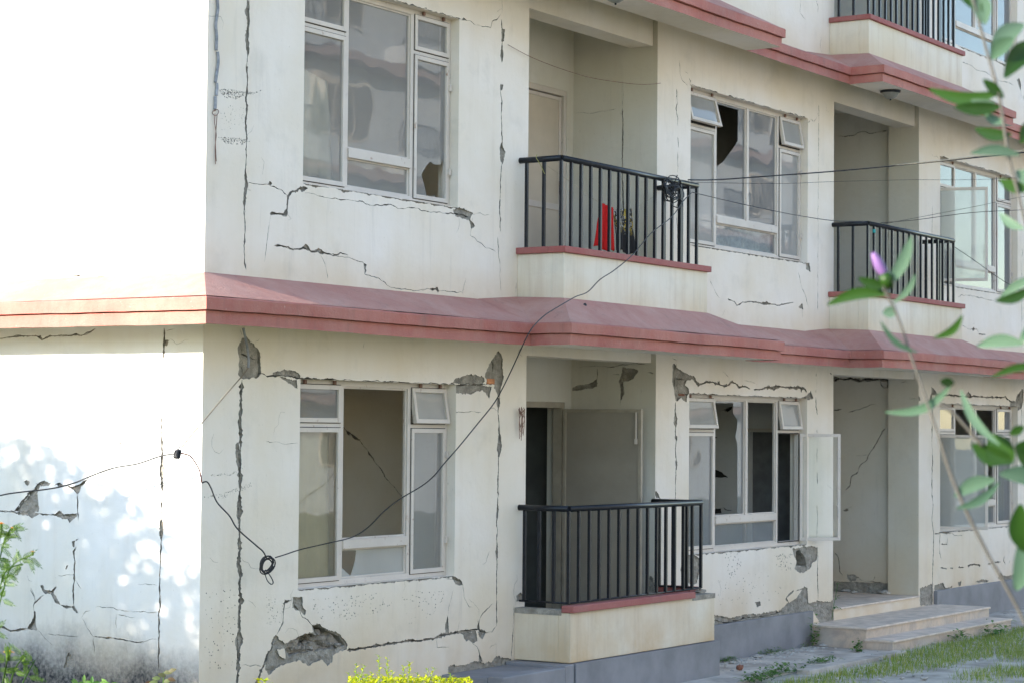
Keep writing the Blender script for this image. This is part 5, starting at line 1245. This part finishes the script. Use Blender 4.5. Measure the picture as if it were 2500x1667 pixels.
# foreground shrub, right edge (out of focus)
m_fg = leaf_mat('shrub_leaves', lin(34, 62, 20), lin(52, 84, 30), .35, .35)
m_fgp = leaf_mat('shrub_leaves_pale', lin(76, 104, 80), lin(98, 122, 100), .3, .35)
fgb = empty('foreground_shrub', dp(2560, 2400, 2.7)); tag(fgb, 'out-of-focus leafy shrub with a purple bud at the right edge', 'shrub')
sb = MB(); DF = 2.7
def fp(x, y, d=0): return CC + ray(x, y) * (DF + d)
sb.tube(spline([fp(*p) for p in ((2760, 2300), (2600, 1750), (2500, 1515), (2400, 1330), (2330, 1180), (2290, 1060), (2235, 900), (2190, 770), (2165, 720), (2150, 680))], 6), [.0023] * 30 + [.0017] * 25, 7)
sb.tube(spline([fp(*p) for p in ((2660, 1500), (2560, 800), (2492, 500), (2462, 380), (2440, 240), (2405, 110), (2370, -20), (2350, -100))], 6), .002, 7)
sb.tube(spline([fp(*p) for p in ((2430, 1000 - 10), (2400, 1090), (2330, 1010), (2290, 985))][1:], 6), .002, 6)
sb.build('stem', simple('shrub_bark', (.085, .08, .07), .8), fgb, smooth=True)
def fl(mb, x0, y0, x1, y1, wpx, bend=0, dd=0, tw_=0.):
    a = fp(x0, y0, dd); b = fp(x1, y1, dd + random.uniform(-.02, .02)); d = b - a; L = d.length
    s = d.cross(CF).normalized(); n = s.cross(d).normalized(); s = (s * math.cos(tw_) + n * math.sin(tw_)); W = wpx * .78 / FPX * DF / 2; k0 = len(mb.v); seg = 10
    perp = d.cross(CF).normalized()
    for i in range(seg + 1):
        t = i / seg; c = a + d * t + perp * bend * L * math.sin(math.pi * t); wv = W * math.sin(math.pi * (t * .94 + .03)) ** .8
        mb.v += [tuple(c - s * wv - CF * wv * .3), tuple(c), tuple(c + s * wv - CF * wv * .3)]
    for i in range(seg): k = k0 + i * 3; mb.f += [[k, k + 1, k + 4, k + 3], [k + 1, k + 2, k + 5, k + 4]]; mb.mi += [0, 0]
G_ = MB(); Pp = MB()
for q in ((2165, 700, 2095, 680, 34, .05), (2175, 720, 2020, 745, 38, -.10), (2445, 225, 2268, 218, 42, .12), (2452, 190, 2560, 110, 70, .15), (2450, 240, 2400, 195, 34, 0), (2445, 260, 2330, 262, 44, .05), (2470, 330, 2380, 315, 40, .08), (2490, 350, 2540, 300, 50, .1), (2280, 825, 2350, 770, 26, -.15), (2330, 935, 2295, 930, 30, 0), (2470, 1130, 2420, 1060, 90, .1), (2470, 1120, 2372, 1085, 60, .1), (2500, 1040, 2465, 1060, 30, 0), (2520, 700, 2430, 735, 34, .1), (2420, 920, 2560, 900, 26, .1), (2480, 1085, 2560, 1150, 110, .1), (2395, 30, 2330, -60, 60, 0), (2520, 460, 2440, 440, 40, .1), (2500, 240, 2560, 230, 36, 0), (2510, 1350, 2490, 1230, 70, .1)): fl(G_, *q[:5], q[5])
for q in ((2165, 700, 2225, 578, 40, -.06), (2180, 740, 2235, 670, 22, -.1), (2190, 760, 2155, 765, 36, 0), (2240, 860, 2150, 785, 20, .12), (2325, 935, 2160, 1005, 30, .16), (2345, 950, 2440, 1085, 30, -.1), (2420, 145, 2475, 95, 50, .1), (2405, 60, 2370, -20, 60, -.1), (2430, 250, 2370, 245, 26, .1), (2455, 300, 2400, 275, 30, .1), (2490, 380, 2370, 375, 34, -.08), (2430, 1170, 2330, 1210, 46, -.1), (2440, 1175, 2335, 1240, 30, .1), (2440, 1155, 2560, 1190, 60, .1), (2500, 840, 2385, 845, 40, -.1), (2540, 680, 2440, 730, 30, -.1), (2490, 830, 2570, 800, 60, .1), (2500, 560, 2440, 520, 30, .1), (2500, 1300, 2480, 1440, 80, .1), (2540, 440, 2480, 420, 50, .1), (2420, 130, 2500, 60, 60, .1)): fl(Pp, *q[:5], q[5])
G_.build('foliage', m_fg, fgb, smooth=True); Pp.build('pale_foliage', m_fgp, fgb, smooth=True)
bd = MB(); pts = [fp(*p) for p in ((2160, 672), (2150, 655), (2140, 635), (2131, 618))]; bd.tube(spline(pts, 4), [.0025 + .004 * math.sin(math.pi * (i + 2) / 14) for i in range(13)], 10)
bd.build('flower_bud', simple('purple_petal', (.17, .09, .24), .5, .3, .1, 30, 0), fgb, smooth=True)
cx_ = MB(); cx_.tube([fp(2175, 705), fp(2166, 688), fp(2158, 668)], [.004, .009, .007], 10); cx_.build('calyx', m_fg, fgb, smooth=True)

# shade tree left of the frame: casts the dappled shade on the side wall
m_bark = simple('tree_bark', (.16, .11, .07), .9, .1, .3, 12, .7, bd=.02); m_tl = leaf_mat('tree_leaves', lin(50, 85, 30), lin(90, 120, 50), .25)
tc = Vector((-7.2, 6.3, 0)); tr = empty('shade_tree', (tc.x, tc.y, -.24)); tag(tr, 'dense broad tree left of the side wall, outside the photo', 'tree')
tb = MB(); tb.tube([(tc.x, tc.y, -.3), (tc.x + .05, tc.y, .8), (tc.x, tc.y + .05, 1.8)], [.13, .10, .06], 10)
for i in range(9):
    a = i * .7; tb.tube([(tc.x, tc.y, .6 + .12 * i), (tc.x + .7 * math.cos(a), tc.y + .7 * math.sin(a), 1.3 + .15 * i), (tc.x + 1.3 * math.cos(a), tc.y + 1.3 * math.sin(a), 1.9 + .12 * i)], [.05, .03, .01], 6)
tb.build('trunk', m_bark, tr, smooth=True); mb = MB()
n = 0
while n < 30000:
    d = Vector((rr.gauss(0, 1), rr.gauss(0, 1), rr.gauss(0, 1))).normalized() * (rr.random() ** .4)
    p = Vector((tc.x + d.x * 1.8, tc.y + d.y * 2.75, 2.05 + d.z * 2.45))
    if p.z < -.1: continue
    a = rr.uniform(0, 6.28); leaf(mb, p, Vector((math.cos(a), math.sin(a), rr.uniform(-.6, .6))), Vector((0, 0, 1)), rr.uniform(.13, .2), .06, .15, .3, 2); n += 1
mb.build('crown', m_tl, tr)

hc = Vector((-3.7, 5.7, 0)); hd = empty('light_block_shrub', (hc.x, hc.y, -.24)); tag(hd, 'unseen broad shrub added beside the side wall to block bounced light', 'shrub')  # unseen shrub, added to shade the ground and cut bounce onto the wall
tb = MB(); [tb.tube([(hc.x, hc.y, -.3), (hc.x + .6 * math.cos(i), hc.y + .6 * math.sin(i), 1.1)], [.05, .015], 6) for i in range(6)]; tb.build('stem', m_bark, hd); mb = MB(); n = 0
while n < 5000:
    d = Vector((rr.gauss(0, 1), rr.gauss(0, 1), rr.gauss(0, 1))).normalized() * (rr.random() ** .4); p = Vector((hc.x + d.x * 1.5, hc.y + d.y * 1.9, .9 + d.z * 1.15))
    a = rr.uniform(0, 6.28); leaf(mb, p, Vector((math.cos(a), math.sin(a), rr.uniform(-.6, .6))), Vector((0, 0, 1)), rr.uniform(.1, .16), .04, .15, .3, 2); n += 1
mb.build('foliage', m_tl, hd)

# added line of unseen trees far to the left (outside the frame): keeps the low sky off the side wall
for i in range(9):
    yb_ = -22 + i * 6.2 + rr.uniform(-1, 1); xb_ = -27 + rr.uniform(-2, 2); hh = rr.uniform(6.2, 7.4)
    te = empty('sky_block_tree', (xb_, yb_, -.24)); tag(te, 'unseen tree added in a row far to the left to block the low sky', 'tree', 'added trees blocking the low sky')
    tb = MB(); tb.tube([(xb_, yb_, -.3), (xb_ + .1, yb_, 1.6), (xb_, yb_ + .1, 3.5)], [.2, .15, .08], 8); tb.build('trunk', m_bark, te, smooth=True); mb = MB()
    for k in range(1500):
        d = Vector((rr.gauss(0, 1), rr.gauss(0, 1), rr.gauss(0, 1))).normalized() * (rr.random() ** .35); p = Vector((xb_ + d.x * 2.2, yb_ + d.y * 3.4, hh * .5 + .2 + d.z * hh * .47)); a = rr.uniform(0, 6.28)
        leaf(mb, p, Vector((math.cos(a), math.sin(a), rr.uniform(-.8, .8))), Vector((0, 0, 1)), rr.uniform(.4, .7), .2, .15, .3, 2)
    mb.build('crown', m_tl, te)

# ================================================================== OPPOSITE BUILDING (seen mirrored in the panes)
ob = empty('opposite_building', (25, -26, -.24)); tag(ob, 'cream building with red ledges across the yard, mirrored in the panes', 'building')
m_opp = simple('opposite_paint', (.50, .52, .55), .9, .2, .08, 1, .1)
b = MB(); b.box(-14, 70, -34, -26, -.3, 15.6); b.build('wall', m_opp, ob)
b = MB(); [b.box(-14.4, 70.4, -25.999, -25.4, z, z + .25) for z in (2.8, 5.85, 8.9, 11.95, 15.4)]; b.build('ledge', simple('faded_red_ledge', (.34, .24, .22), .8, .2, .1, 2), ob)
for x in [i * 6.4 - 10 for i in range(12)]:
    for z in (.9, 3.95, 7.0, 10.05, 13.1):
        b = MB(); b.box(x, x + 2.2, -25.998, -25.95, z, z + 1.5); wo = b.build('window', m_frame, ob)
        b = MB()
        for i in range(3): b.box(x + .08 + i * .7, x + .68 + i * .7, -25.949, -25.94, z + .08, z + 1.42)
        b.build('pane', m_dark, wo)
        if z > 3:
            b = MB(); b.box(x + 3.2, x + 5.8, -25.997, -25.3, z - .9, z - .3); b.build('balcony', m_opp, ob)
            b = MB(); b.tube([(x + 3.2, -25.35, z + .5), (x + 5.8, -25.35, z + .5)], .03, 6)
            for i in range(17): xx = x + 3.2 + i * .1625; b.box(xx - .013, xx + .013, -25.363, -25.337, z - .3, z + .5)
            b.build('railing', m_rail, ob)
